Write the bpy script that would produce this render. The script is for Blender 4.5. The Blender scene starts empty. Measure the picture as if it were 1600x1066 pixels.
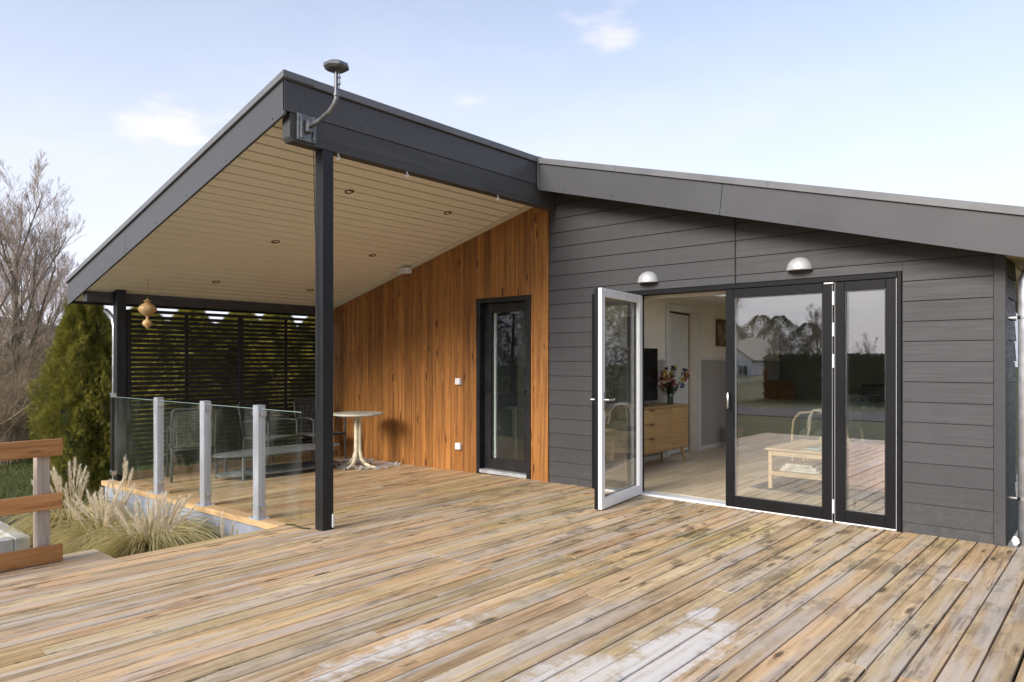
import bpy, math, random
import numpy as np
from mathutils import Vector, Matrix
random.seed(7)
rng = np.random.default_rng(7)
R = math.radians
scene = bpy.context.scene
COL = scene.collection

# ------------------------------------------------------------------ camera
cam_d = bpy.data.cameras.new('camera')
cam = bpy.data.objects.new('camera', cam_d)
COL.objects.link(cam)
cam.location = (5.10, -6.50, 1.386)
cam.rotation_euler = (R(90), 0, math.atan2(975, 1117.6))
cam_d.sensor_width = 36.0
cam_d.lens = 1117.6 / 1600 * 36
cam_d.shift_y = 32 / 1600
cam_d.clip_end = 600
scene.camera = cam

# ------------------------------------------------------------------ sky, sun, exposure
SUN_EL, SUN_AZ = R(26), R(184)            # azimuth clockwise from +Y
world = bpy.data.worlds.new('World')
scene.world = world
world.use_nodes = True
wn, wl = world.node_tree.nodes, world.node_tree.links
wn.clear()
def W(t, **kw):
    n = wn.new(t)
    for k, v in kw.items():
        setattr(n, k, v)
    return n
w_out = W('ShaderNodeOutputWorld')
w_bg = W('ShaderNodeBackground')
w_bg.inputs['Strength'].default_value = 0.12
wl.new(w_bg.outputs[0], w_out.inputs[0])
w_sky = W('ShaderNodeTexSky', sky_type='NISHITA', sun_disc=False, sun_elevation=SUN_EL, sun_rotation=SUN_AZ,
          altitude=0.0, air_density=1.0, dust_density=1.2, ozone_density=1.4)
w_tc = W('ShaderNodeTexCoord')
w_sep = W('ShaderNodeSeparateXYZ')
wl.new(w_tc.outputs['Generated'], w_sep.inputs[0])
w_hz = W('ShaderNodeMapRange', interpolation_type='SMOOTHSTEP')      # thin bright veil, denser towards the horizon
w_hz.inputs['From Min'].default_value = -0.02
w_hz.inputs['From Max'].default_value = 0.62
w_hz.inputs['To Min'].default_value = 0.95
w_hz.inputs['To Max'].default_value = 0.24
wl.new(w_sep.outputs['Z'], w_hz.inputs['Value'])
w_n = W('ShaderNodeTexNoise')
w_n.inputs['Scale'].default_value = 2.6
w_n.inputs['Detail'].default_value = 7
w_n.inputs['Roughness'].default_value = 0.6
w_map = W('ShaderNodeMapping')
w_map.inputs['Scale'].default_value = (1, 1, 3.0)
wl.new(w_tc.outputs['Generated'], w_map.inputs['Vector'])
wl.new(w_map.outputs[0], w_n.inputs['Vector'])
w_nr = W('ShaderNodeMapRange', interpolation_type='SMOOTHSTEP')
w_nr.inputs['From Min'].default_value = 0.42
w_nr.inputs['From Max'].default_value = 0.75
w_nr.inputs['To Max'].default_value = 0.12
wl.new(w_n.outputs['Fac'], w_nr.inputs['Value'])
w_veil = W('ShaderNodeMath', operation='ADD', use_clamp=True)
wl.new(w_hz.outputs[0], w_veil.inputs[0])
wl.new(w_nr.outputs[0], w_veil.inputs[1])
w_mix = W('ShaderNodeMix', data_type='RGBA')
wl.new(w_veil.outputs[0], w_mix.inputs['Factor'])
wl.new(w_sky.outputs[0], w_mix.inputs['A'])
w_mix.inputs['B'].default_value = (4.35, 4.40, 5.05, 1)
# a few small fair-weather clouds
w_n2 = W('ShaderNodeTexNoise')
w_n2.inputs['Scale'].default_value = 13
w_n2.inputs['Detail'].default_value = 8
wl.new(w_map.outputs[0], w_n2.inputs['Vector'])
prev = w_mix.outputs['Result']
def cloud_dir(px, py):
    th = math.atan2(975, 1117.6)
    r, u = (px - 800) / 1117.6, (565 - py) / 1117.6
    return Vector((r * math.cos(th) - math.sin(th), r * math.sin(th) + math.cos(th), u)).normalized()
def add_cloud(px, py, hw, hh, amount):
    global prev
    d = cloud_dir(px, py)
    right = Vector((0, 0, 1)).cross(d).normalized()
    up = d.cross(right).normalized()
    a = W('ShaderNodeVectorMath', operation='DOT_PRODUCT'); a.inputs[1].default_value = right
    b = W('ShaderNodeVectorMath', operation='DOT_PRODUCT'); b.inputs[1].default_value = up
    f = W('ShaderNodeVectorMath', operation='DOT_PRODUCT'); f.inputs[1].default_value = d
    for q in (a, b, f):
        wl.new(w_tc.outputs['Generated'], q.inputs[0])
    a2 = W('ShaderNodeMath', operation='DIVIDE'); wl.new(a.outputs['Value'], a2.inputs[0]); a2.inputs[1].default_value = hw
    b2 = W('ShaderNodeMath', operation='DIVIDE'); wl.new(b.outputs['Value'], b2.inputs[0]); b2.inputs[1].default_value = hh
    cmb = W('ShaderNodeCombineXYZ'); wl.new(a2.outputs[0], cmb.inputs[0]); wl.new(b2.outputs[0], cmb.inputs[1])
    ln = W('ShaderNodeVectorMath', operation='LENGTH'); wl.new(cmb.outputs[0], ln.inputs[0])
    nz = W('ShaderNodeMath', operation='MULTIPLY_ADD'); wl.new(w_n2.outputs['Fac'], nz.inputs[0]); nz.inputs[1].default_value = -3.4
    wl.new(ln.outputs['Value'], nz.inputs[2])
    mr = W('ShaderNodeMapRange', interpolation_type='SMOOTHSTEP')
    mr.inputs['From Min'].default_value = -0.55; mr.inputs['From Max'].default_value = -1.75
    mr.inputs['To Min'].default_value = 0; mr.inputs['To Max'].default_value = amount
    wl.new(nz.outputs[0], mr.inputs['Value'])
    fr = W('ShaderNodeMath', operation='GREATER_THAN'); wl.new(f.outputs['Value'], fr.inputs[0]); fr.inputs[1].default_value = 0
    mu = W('ShaderNodeMath', operation='MULTIPLY'); wl.new(mr.outputs[0], mu.inputs[0]); wl.new(fr.outputs[0], mu.inputs[1])
    mx = W('ShaderNodeMix', data_type='RGBA')
    wl.new(mu.outputs[0], mx.inputs['Factor']); wl.new(prev, mx.inputs['A'])
    mx.inputs['B'].default_value = (5.6, 5.05, 5.2, 1)
    prev = mx.outputs['Result']
add_cloud(285, 190, 0.085, 0.030, 0.42)
add_cloud(945, 47, 0.050, 0.028, 0.45)
add_cloud(732, 158, 0.032, 0.012, 0.32)
wl.new(prev, w_bg.inputs['Color'])

sun_d = bpy.data.lights.new('sun', 'SUN')
sun_d.energy = 2.2
sun_d.angle = R(24)
sun_d.color = (1.0, 0.95, 0.88)
sun = bpy.data.objects.new('sun', sun_d)
COL.objects.link(sun)
to_sun = Vector((math.sin(SUN_AZ) * math.cos(SUN_EL), math.cos(SUN_AZ) * math.cos(SUN_EL), math.sin(SUN_EL)))
sun.rotation_euler = to_sun.to_track_quat('Z', 'Y').to_euler()
sun.location = to_sun * 60

vs = scene.view_settings
vs.view_transform = 'Standard'
vs.look = 'None'
vs.exposure = 0.97
vs.gamma = 1
vs.use_curve_mapping = False
scene.cycles.use_denoising = True
scene.cycles.max_bounces = 10
scene.cycles.transparent_max_bounces = 24
scene.cycles.sample_clamp_indirect = 6

# ------------------------------------------------------------------ mesh helpers
class MB:
    def __init__(s):
        s.v, s.f = [], []
    def add(s, vs_, fs_):
        o = len(s.v)
        s.v.extend(tuple(p) for p in vs_)
        s.f.extend(tuple(i + o for i in q) for q in fs_)
        return s
    def hexa(s, p):                      # 8 corners: bottom ring then top ring
        return s.add(p, [(3, 2, 1, 0), (4, 5, 6, 7), (0, 1, 5, 4), (1, 2, 6, 5), (2, 3, 7, 6), (3, 0, 4, 7)])
    def box(s, x0, x1, y0, y1, z0, z1, c=0.0, M=None):
        cx, cy, cz = (x0 + x1) / 2, (y0 + y1) / 2, (z0 + z1) / 2
        h = (abs(x1 - x0) / 2, abs(y1 - y0) / 2, abs(z1 - z0) / 2)
        c = min(c, min(h) * 0.9)
        if c <= 0:
            pts = [(sx * h[0], sy * h[1], sz * h[2]) for sz in (-1, 1) for sx, sy in ((-1, -1), (1, -1), (1, 1), (-1, 1))]
            fs = [(3, 2, 1, 0), (4, 5, 6, 7), (0, 1, 5, 4), (1, 2, 6, 5), (2, 3, 7, 6), (3, 0, 4, 7)]
        else:
            pts, idx = [], {}
            for sx in (-1, 1):
                for sy in (-1, 1):
                    for sz in (-1, 1):
                        for ax in range(3):
                            q = [sx * (h[0] - c), sy * (h[1] - c), sz * (h[2] - c)]
                            q[ax] += (sx, sy, sz)[ax] * c
                            idx[(sx, sy, sz, ax)] = len(pts)
                            pts.append(tuple(q))
            fs = []
            S = (-1, 1)
            for ax in range(3):
                a, b = (ax + 1) % 3, (ax + 2) % 3
                for sg in S:
                    ring = []
                    for p, q in ((-1, -1), (1, -1), (1, 1), (-1, 1)):
                        k = [0, 0, 0]; k[ax] = sg; k[a] = p; k[b] = q
                        ring.append(idx[(k[0], k[1], k[2], ax)])
                    fs.append(tuple(ring if sg > 0 else ring[::-1]))
            for ax in range(3):          # edge chamfers
                a, b = (ax + 1) % 3, (ax + 2) % 3
                for p in S:
                    for q in S:
                        def K(t, w):
                            k = [0, 0, 0]; k[ax] = t; k[a] = p; k[b] = q
                            return idx[(k[0], k[1], k[2], w)]
                        ring = [K(-1, a), K(1, a), K(1, b), K(-1, b)]
                        fs.append(tuple(ring if p * q < 0 else ring[::-1]))
            for sx in S:
                for sy in S:
                    for sz in S:
                        ring = [idx[(sx, sy, sz, w)] for w in range(3)]
                        fs.append(tuple(ring if sx * sy * sz > 0 else ring[::-1]))
        if M is not None:
            pts = [tuple(M @ Vector((p[0] + cx, p[1] + cy, p[2] + cz))) for p in pts]
        else:
            pts = [(p[0] + cx, p[1] + cy, p[2] + cz) for p in pts]
        return s.add(pts, fs)
    def bar(s, a, b, w, t, c=0.0, up=(0, 0, 1)):   # bar from a to b, w wide across, t thick along 'up'
        a, b = Vector(a), Vector(b)
        d = b - a; L = d.length; d.normalize()
        side = d.cross(Vector(up))
        if side.length < 1e-5:
            side = d.cross(Vector((1, 0, 0)))
        side.normalize(); u = side.cross(d)
        M = Matrix((side, d, u)).transposed().to_4x4(); M.translation = a
        return s.box(-w / 2, w / 2, 0, L, -t / 2, t / 2, c, M)
    def tube(s, pts, rad, n=8, cap=True):
        pts = [Vector(p) for p in pts]
        if not hasattr(rad, '__len__'):
            rad = [rad] * len(pts)
        vs_, fs_ = [], []
        ref = None
        for i, p in enumerate(pts):
            d = (pts[min(i + 1, len(pts) - 1)] - pts[max(i - 1, 0)])
            d = d.normalized() if d.length > 1e-9 else Vector((0, 0, 1))
            if ref is None:
                ref = Vector((1, 0, 0)) if abs(d.x) < 0.8 else Vector((0, 1, 0))
            u = (ref - d * ref.dot(d)).normalized(); w = d.cross(u); ref = u
            for k in range(n):
                a = 2 * math.pi * k / n
                vs_.append(p + (u * math.cos(a) + w * math.sin(a)) * rad[i])
        for i in range(len(pts) - 1):
            for k in range(n):
                k2 = (k + 1) % n
                fs_.append((i * n + k, i * n + k2, (i + 1) * n + k2, (i + 1) * n + k))
        if cap:
            fs_.append(tuple(range(n))[::-1]); fs_.append(tuple((len(pts) - 1) * n + k for k in range(n)))
        return s.add(vs_, fs_)
    def lathe(s, prof, n=24, at=(0, 0, 0), a0=0.0, a1=2 * math.pi, sx=1, sy=1):
        full = abs(a1 - a0 - 2 * math.pi) < 1e-6
        m = n if full else n + 1
        vs_, fs_ = [], []
        for r, z in prof:
            for k in range(m):
                a = a0 + (a1 - a0) * k / n
                vs_.append((at[0] + r * math.cos(a) * sx, at[1] + r * math.sin(a) * sy, at[2] + z))
        for i in range(len(prof) - 1):
            for k in range(n):
                k2 = (k + 1) % m
                fs_.append((i * m + k, i * m + k2, (i + 1) * m + k2, (i + 1) * m + k))
        return s.add(vs_, fs_)
    def prism(s, poly, f0, f1):          # poly: 2D list; f0/f1 map (u, v) to the two 3D ends
        n = len(poly)
        vs_ = [f0(*p) for p in poly] + [f1(*p) for p in poly]
        fs_ = [tuple(range(n))[::-1], tuple(range(n, 2 * n))] + [(i, (i + 1) % n, n + (i + 1) % n, n + i) for i in range(n)]
        return s.add(vs_, fs_)
    def mesh(s, name):
        me = bpy.data.meshes.new(name)
        me.from_pydata(s.v, [], s.f)
        me.update()
        return me

ORG = {}
def link(o, parent=None, world=True):
    COL.objects.link(o)
    if parent is not None:
        o.parent = parent
        if world:
            o.location = -ORG.get(parent.name, Vector((0, 0, 0)))
    ORG[o.name] = Vector((0, 0, 0)) if world else Vector(o.location)
    return o
def fix_normals(me):
    import bmesh
    bm = bmesh.new(); bm.from_mesh(me)
    bmesh.ops.recalc_face_normals(bm, faces=bm.faces)
    bm.to_mesh(me); bm.free()
def part(name, mb, mat, parent=None, smooth=False, world=True, label=None, kind=None, fixn=True):
    me = mb if isinstance(mb, bpy.types.Mesh) else mb.mesh(name)
    if fixn and not isinstance(mb, bpy.types.Mesh):
        fix_normals(me)
    if len(me.materials) == 0 and mat is not None:
        me.materials.append(mat)
    if smooth:
        if smooth is True:
            me.polygons.foreach_set('use_smooth', [True] * len(me.polygons))
        else:
            me.set_sharp_from_angle(angle=R(smooth))
    o = bpy.data.objects.new(name, me)
    link(o, parent, world)
    if label: o['label'] = label
    if kind: o['kind'] = kind
    return o
def tag(o, label, cat, group=None, kind=None):
    o['label'] = label; o['category'] = cat
    if group: o['group'] = group
    if kind: o['kind'] = kind
    return o
def thing(name, label, cat, loc=(0, 0, 0), rz=0.0, group=None):
    o = bpy.data.objects.new(name, None)
    COL.objects.link(o)
    o.empty_display_size = 0.1
    o.location = loc; o.rotation_euler = (0, 0, rz)
    ORG[o.name] = Vector(loc)
    return tag(o, label, cat, group)
def structure(name, mb, mat, **kw):
    o = part(name, mb, mat, **kw); o['kind'] = 'structure'
    return o
def copy_tree(o, parent=None):
    c = o.copy(); COL.objects.link(c)
    if parent is not None: c.parent = parent
    for ch in list(o.children):
        copy_tree(ch, c)
    return c

# ------------------------------------------------------------------ material helpers
class NT:
    def __init__(s, name):
        s.m = bpy.data.materials.new(name); s.m.use_nodes = True
        s.n, s.l = s.m.node_tree.nodes, s.m.node_tree.links
        s.n.clear()
        s.out = s.n.new('ShaderNodeOutputMaterial')
        s.b = s.n.new('ShaderNodeBsdfPrincipled')
        s.l.new(s.b.outputs[0], s.out.inputs[0])
    def N(s, t, ins=None, **kw):
        n = s.n.new(t)
        for k, v in kw.items(): setattr(n, k, v)
        for k, v in (ins or {}).items():
            s.set(n.inputs[k], v)
        return n
    def set(s, sock, v):
        if isinstance(v, bpy.types.NodeSocket): s.l.new(v, sock)
        elif isinstance(v, bpy.types.Node): s.l.new(v.outputs[0], sock)
        else: sock.default_value = v
    def math(s, op, a, b=0.0, c=0.0, clamp=False):
        n = s.N('ShaderNodeMath', {0: a, 1: b, 2: c}, operation=op, use_clamp=clamp); return n.outputs[0]
    def mix(s, f, a, b, mode='MIX'):
        n = s.N('ShaderNodeMix', {'Factor': f, 'A': a, 'B': b}, data_type='RGBA', blend_type=mode); return n.outputs['Result']
    def ramp(s, f, stops):
        n = s.N('ShaderNodeValToRGB', {0: f}); e = n.color_ramp.elements
        while len(e) < len(stops): e.new(0.5)
        for i, (p, c) in enumerate(stops):
            e[i].position = p; e[i].color = (*c, 1) if len(c) == 3 else c
        return n.outputs[0]
    def smooth(s, v, a, b, t0=0.0, t1=1.0):
        n = s.N('ShaderNodeMapRange', {'Value': v, 'From Min': a, 'From Max': b, 'To Min': t0, 'To Max': t1}, interpolation_type='SMOOTHSTEP'); return n.outputs[0]
    def noise(s, vec, scale, detail=4, rough=0.55, dist=0.0):
        return s.N('ShaderNodeTexNoise', {'Vector': vec, 'Scale': scale, 'Detail': detail, 'Roughness': rough, 'Distortion': dist}).outputs[0]
    def mapping(s, vec, scale=(1, 1, 1), loc=(0, 0, 0), rot=(0, 0, 0)):
        return s.N('ShaderNodeMapping', {'Vector': vec, 'Scale': scale, 'Location': loc, 'Rotation': rot}).outputs[0]
    def obj(s): return s.N('ShaderNodeTexCoord').outputs['Object']
    def pos(s): return s.N('ShaderNodeNewGeometry').outputs['Position']
    def rnd(s): return s.N('ShaderNodeObjectInfo').outputs['Random']
    def bump(s, h, strength=0.3, dist=0.01):
        n = s.N('ShaderNodeBump', {'Height': h, 'Strength': strength, 'Distance': dist}); s.set(s.b.inputs['Normal'], n.outputs[0])
    def fin(s, color=None, rough=0.5, **kw):
        if color is not None: s.set(s.b.inputs['Base Color'], color if not isinstance(color, tuple) or len(color) == 4 else (*color, 1))
        s.set(s.b.inputs['Roughness'], rough)
        for k, v in kw.items(): s.set(s.b.inputs[k.replace('_', ' ')], v)
        return s.m

def plain(name, col, rough=0.5, metal=0.0, var=0.12, scale=6.0, bump=0.0, bscale=60.0, **kw):
    t = NT(name)
    o = t.obj()
    n = t.noise(o, scale, 5)
    f = t.smooth(n, 0.3, 0.7, 1 - var, 1 + var)
    mul = t.N('ShaderNodeVectorMath', {0: (*col,), 'Scale': f}, operation='SCALE').outputs[0]
    if bump:
        t.bump(t.noise(o, bscale, 4), bump, 0.004)
    r = t.smooth(n, 0.3, 0.7, max(rough - 0.08, 0.02), min(rough + 0.08, 1))
    return t.fin(mul, r, Metallic=metal, **kw)

AX = {'X': (0, 1, 2), 'Y': (1, 0, 2), 'Z': (2, 0, 1)}
def wood(name, axis, dark, mid, light, rough=0.6, grain=26.0, along=1.1, knots=0.75, var=0.35, bump=0.35, tint=None, spec=0.35, share=0.45, cross=7.5, run=1.9):
    t = NT(name)
    sc = [grain] * 3; sc['XYZ'.index(axis)] = along
    rn = t.rnd()
    off = t.N('ShaderNodeCombineXYZ', {0: t.math('MULTIPLY', rn, 37.1), 1: t.math('MULTIPLY', rn, 91.7), 2: t.math('MULTIPLY', rn, 53.3)}).outputs[0]
    v = t.N('ShaderNodeVectorMath', {0: t.obj(), 1: off}, operation='ADD').outputs[0]
    ks = [cross] * 3; ks['XYZ'.index(axis)] = run
    vk = t.N('ShaderNodeTexVoronoi', {'Vector': t.mapping(v, ks), 'Scale': 1.0, 'Randomness': 1.0})
    kd = vk.outputs['Distance']
    # grain bends round the knots
    warp = t.smooth(kd, 0.0, 0.45, 0.9, 0.0)
    wv = t.N('ShaderNodeVectorMath', {0: t.mapping(v, sc), 1: t.N('ShaderNodeCombineXYZ', {0: warp, 1: warp, 2: warp}).outputs[0]}, operation='ADD').outputs[0]
    n1 = t.noise(wv, 1.0, 6, 0.62, 0.35)
    sc2 = [c * 3.2 for c in sc]; sc2['XYZ'.index(axis)] = along * 1.6
    n2 = t.noise(t.mapping(v, sc2), 1.0, 3, 0.6)
    g = t.math('ADD', t.math('MULTIPLY', n1, 0.7), t.math('MULTIPLY', n2, 0.3))
    col = t.ramp(g, [(0.34, dark), (0.50, mid), (0.66, light)])
    big = [1.6] * 3; big['XYZ'.index(axis)] = 0.5
    n3 = t.noise(t.mapping(v, big), 1.0, 4)
    vv = t.math('ADD', t.math('MULTIPLY', t.math('SUBTRACT', rn, 0.5), var * 2), t.math('MULTIPLY', t.math('SUBTRACT', n3, 0.5), var * 1.6))
    fac = t.math('ADD', 1.0, vv)
    col = t.N('ShaderNodeVectorMath', {0: col, 'Scale': fac}, operation='SCALE').outputs[0]
    if tint:
        rn2 = t.math('FRACT', t.math('MULTIPLY', rn, 17.3))
        col = t.mix(t.math('MULTIPLY', rn2, 0.55), col, t.mix(1.0, col, (*tint, 1), 'MULTIPLY'))
    # only some cells carry a knot
    pick = t.math('GREATER_THAN', t.N('ShaderNodeSeparateColor', {0: vk.outputs['Color']}).outputs[0], 1.0 - share)
    kn = t.math('MULTIPLY', t.smooth(kd, 0.19, 0.10), t.math('MULTIPLY', pick, knots))
    col = t.mix(kn, col, (dark[0] * 0.35, dark[1] * 0.3, dark[2] * 0.28, 1))
    t.bump(t.math('SUBTRACT', g, t.math('MULTIPLY', kn, 0.3)), bump, 0.004)
    t.wcol, t.g, t.v, t.rn, t.kd, t.pick = col, g, v, rn, kd, pick
    t.fin(col, rough, Specular_IOR_Level=spec)
    return t

def finish(t): return t.m
# deck boards: sun-bleached larch with dirt, algae and old paint, the marks fixed to the place where they lie
def deck_mat(name, weather):
    t = wood(name, 'Y', (0.26, 0.172, 0.088), (0.54, 0.395, 0.222), (0.66, 0.525, 0.335), rough=0.62, grain=24, along=0.9, knots=0.85, share=0.7, cross=8.6, run=2.3, var=0.17, bump=0.5, tint=(1.06, 0.80, 0.70))
    p = t.pos()
    col = t.wcol
    v = t.v
    grey = t.smooth(t.noise(t.mapping(v, (7, 0.7, 1)), 1.0, 5, 0.6), 0.45, 0.64, 0, 0.72 * weather)
    col = t.mix(grey, col, (0.53, 0.465, 0.405, 1))
    streak = t.noise(t.mapping(p, (26, 0.8, 1)), 1.0, 4, 0.65)
    sep = t.N('ShaderNodeSeparateXYZ', {0: p})
    px, py = sep.outputs[0], sep.outputs[1]
    # fine checks that follow the grain, dark weathered strips, splash dirt
    chk = t.math('ABSOLUTE', t.math('SUBTRACT', t.noise(t.mapping(v, (34, 1.3, 1)), 1.0, 3, 0.5, 0.4), 0.5))
    chk = t.math('MULTIPLY', t.smooth(chk, 0.016, 0.004), t.smooth(t.noise(t.mapping(v, (6, 1.0, 1), (5, 5, 0)), 1.0, 3), 0.48, 0.6, 0, 0.75))
    col = t.mix(chk, col, (0.085, 0.06, 0.042, 1))
    strip = t.smooth(t.noise(t.mapping(v, (20, 1.0, 1), (2, 9, 0)), 1.0, 5, 0.6), 0.57, 0.64, 0, 0.72)
    strip = t.math('MULTIPLY', strip, t.smooth(t.noise(t.mapping(v, (3, 1.4, 1), (7, 1, 0)), 1.0, 3), 0.45, 0.58))
    col = t.mix(strip, col, (0.165, 0.125, 0.092, 1))
    jit = t.N('ShaderNodeVectorMath', {0: p, 1: t.N('ShaderNodeCombineXYZ', {1: t.math('MULTIPLY', t.rn, 0.7)}).outputs[0]}, operation='ADD').outputs[0]
    blot = t.noise(t.mapping(jit, (3.6, 1.9, 1), (3.1, 7.7, 0)), 1.0, 7, 0.72)
    near = t.smooth(py, -3.4, -1.0, 0.30, 1.0)
    spot = t.math('SUBTRACT', 1.0, t.math('MULTIPLY', t.math('ABSOLUTE', t.math('SUBTRACT', px, 2.5)), 0.35), clamp=True)
    near = t.math('MULTIPLY', near, t.math('MULTIPLY_ADD', spot, 0.6, 0.4))
    dirt = t.math('MULTIPLY', t.smooth(blot, 0.50, 0.60), t.smooth(streak, 0.34, 0.56))
    col = t.mix(t.math('MULTIPLY', dirt, near), col, (0.125, 0.092, 0.05, 1))
    green = t.smooth(t.noise(t.mapping(p, (1.4, 0.5, 1), (9, 2, 0)), 1.0, 4), 0.50, 0.70, 0, 0.5)
    col = t.mix(green, col, t.mix(1.0, col, (0.88, 0.93, 0.58, 1), 'MULTIPLY'))
    if weather <= 0.5:
        col = t.mix(t.smooth(t.noise(t.mapping(p, (2.2, 0.7, 1)), 1.0, 4), 0.45, 0.65, 0.15, 0.7), col, t.mix(1.0, col, (0.92, 0.76, 0.56, 1), 'MULTIPLY'))
    # crossing cracks through the knots
    kx = t.math('MULTIPLY', t.math('MULTIPLY', t.smooth(t.math('ABSOLUTE', t.math('SUBTRACT', t.noise(t.mapping(v, (2.5, 14, 1)), 1.0, 3, 0.5, 0.6), 0.5)), 0.03, 0.008), t.smooth(t.kd, 0.30, 0.16)), t.math('MULTIPLY', t.pick, 0.42))
    col = t.mix(kx, col, (0.075, 0.055, 0.04, 1))
    if weather > 0.5:
        streakc = t.noise(t.mapping(p, (13, 9, 1)), 1.0, 6, 0.7, 0.6)
        mask = None
        for (x, y, rx, ry, lo, hi, op) in ((3.44, -3.42, 0.20, 0.62, 0.34, 0.52, 0.82), (3.32, -2.84, 0.085, 0.13, 0.38, 0.50, 0.8), (3.28, -3.95, 0.25, 0.34, 0.38, 0.55, 0.72),
                                            (2.42, -4.35, 0.13, 0.80, 0.47, 0.60, 0.72), (2.36, -3.45, 0.10, 0.75, 0.53, 0.66, 0.42), (2.25, -2.62, 0.10, 0.50, 0.52, 0.66, 0.3),
                                            (1.35, -4.6, 0.5, 0.9, 0.60, 0.75, 0.25)):
            dx = t.math('DIVIDE', t.math('SUBTRACT', px, x), rx)
            dy = t.math('DIVIDE', t.math('SUBTRACT', py, y), ry)
            d = t.math('SQRT', t.math('ADD', t.math('MULTIPLY', dx, dx), t.math('MULTIPLY', dy, dy)))
            shape = t.smooth(t.math('ADD', d, t.math('MULTIPLY', t.math('SUBTRACT', t.noise(p, 6, 6, 0.7), 0.5), 2.2)), 1.05, 0.55)
            pch = t.math('MULTIPLY', shape, t.math('MULTIPLY', t.smooth(t.math('ADD', t.math('MULTIPLY', streakc, 0.65), t.math('MULTIPLY', streak, 0.35)), lo - 0.06, hi - 0.03), op))
            mask = pch if mask is None else t.math('MAXIMUM', mask, pch)
        col = t.mix(t.math('MULTIPLY', mask, t.smooth(t.g, 0.30, 0.52, 0.55, 1.0)), col, (0.74, 0.70, 0.66, 1))
    t.fin(col, t.smooth(t.g, 0.3, 0.7, 0.55, 0.72), Specular_IOR_Level=0.3)
    return t.m
M = {}
M['deck'] = deck_mat('weathered_larch_deck', 1.0)
M['terrace'] = deck_mat('oiled_terrace_deck', 0.35)
M['edge'] = wood('edge_board_wood', 'X', (0.30, 0.18, 0.08), (0.44, 0.29, 0.14), (0.56, 0.40, 0.22), knots=0.5).m
M['clad'] = wood('stained_pine_cladding', 'Z', (0.120, 0.043, 0.011), (0.285, 0.115, 0.027), (0.385, 0.172, 0.046), rough=0.48, grain=30, along=1.1, knots=0.85, var=0.24, share=0.62, cross=9.5, run=2.6, bump=0.25, tint=(1.12, 1.18, 1.25), spec=0.4).m
M['rail'] = wood('stained_rail_wood', 'Y', (0.29, 0.115, 0.035), (0.47, 0.215, 0.072), (0.58, 0.30, 0.115), rough=0.5, knots=0.6, var=0.15).m
M['greypost'] = wood('silvered_post_wood', 'Z', (0.32, 0.25, 0.19), (0.48, 0.40, 0.32), (0.58, 0.51, 0.43), rough=0.75, knots=0.4, var=0.1).m
M['oak'] = wood('oak_veneer', 'Y', (0.36, 0.21, 0.085), (0.46, 0.285, 0.12), (0.53, 0.35, 0.16), rough=0.4, grain=30, knots=0.0, var=0.06, bump=0.06).m
M['birch'] = wood('pale_birch_wood', 'X', (0.52, 0.38, 0.21), (0.62, 0.47, 0.28), (0.68, 0.54, 0.34), rough=0.4, knots=0.0, var=0.06, bump=0.06).m
M['teak'] = wood('dark_teak', 'Y', (0.10, 0.038, 0.014), (0.17, 0.066, 0.024), (0.24, 0.10, 0.04), rough=0.4, knots=0.0, var=0.1, bump=0.08).m
M['laminate'] = wood('laminate_floor', 'Y', (0.50, 0.385, 0.24), (0.66, 0.53, 0.36), (0.75, 0.63, 0.46), rough=0.38, grain=20, along=0.8, knots=0.25, var=0.12, bump=0.05).m
M['spinner'] = wood('turned_wood', 'Z', (0.38, 0.22, 0.09), (0.52, 0.33, 0.15), (0.60, 0.42, 0.22), rough=0.4, knots=0, var=0.1).m
M['rawsoffit'] = wood('raw_soffit_wood', 'Y', (0.22, 0.15, 0.08), (0.32, 0.23, 0.13), (0.40, 0.30, 0.18), knots=0.3).m

def siding_mat():
    t = NT('dark_fibre_siding')
    rn = t.rnd()
    off = t.N('ShaderNodeCombineXYZ', {0: t.math('MULTIPLY', rn, 31.0), 1: 0.0, 2: t.math('MULTIPLY', rn, 77.0)}).outputs[0]
    v = t.N('ShaderNodeVectorMath', {0: t.obj(), 1: off}, operation='ADD').outputs[0]
    g = t.noise(t.mapping(v, (1.6, 3, 42)), 1.0, 6, 0.65, 0.6)
    n = t.noise(v, 3.5, 5)
    f = t.math('ADD', t.math('ADD', 0.80, t.math('MULTIPLY', rn, 0.10)), t.math('ADD', t.math('MULTIPLY', g, 0.16), t.math('MULTIPLY', n, 0.16)))
    col = t.N('ShaderNodeVectorMath', {0: (0.0545, 0.0545, 0.0570), 'Scale': f}, operation='SCALE').outputs[0]
    st = t.smooth(t.noise(t.mapping(t.pos(), (16, 1, 0.7)), 1.0, 4, 0.6), 0.45, 0.75, 0.97, 1.07)
    col = t.N('ShaderNodeVectorMath', {0: col, 'Scale': st}, operation='SCALE').outputs[0]
    zz = t.N('ShaderNodeSeparateXYZ', {0: t.pos()}).outputs[2]
    dust = t.math('MULTIPLY', t.smooth(zz, 0.45, 0.0), t.smooth(t.noise(t.pos(), 22, 6, 0.75), 0.42, 0.66, 0, 0.20))
    col = t.mix(dust, col, (0.17, 0.15, 0.125, 1))
    spk = t.smooth(t.noise(t.pos(), 55, 2), 0.76, 0.80, 0, 0.6)
    col = t.mix(spk, col, (0.26, 0.25, 0.24, 1))
    t.bump(g, 0.4, 0.004)
    return t.fin(col, t.smooth(g, 0.3, 0.7, 0.45, 0.62), Specular_IOR_Level=0.28)
M['siding'] = siding_mat()
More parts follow.
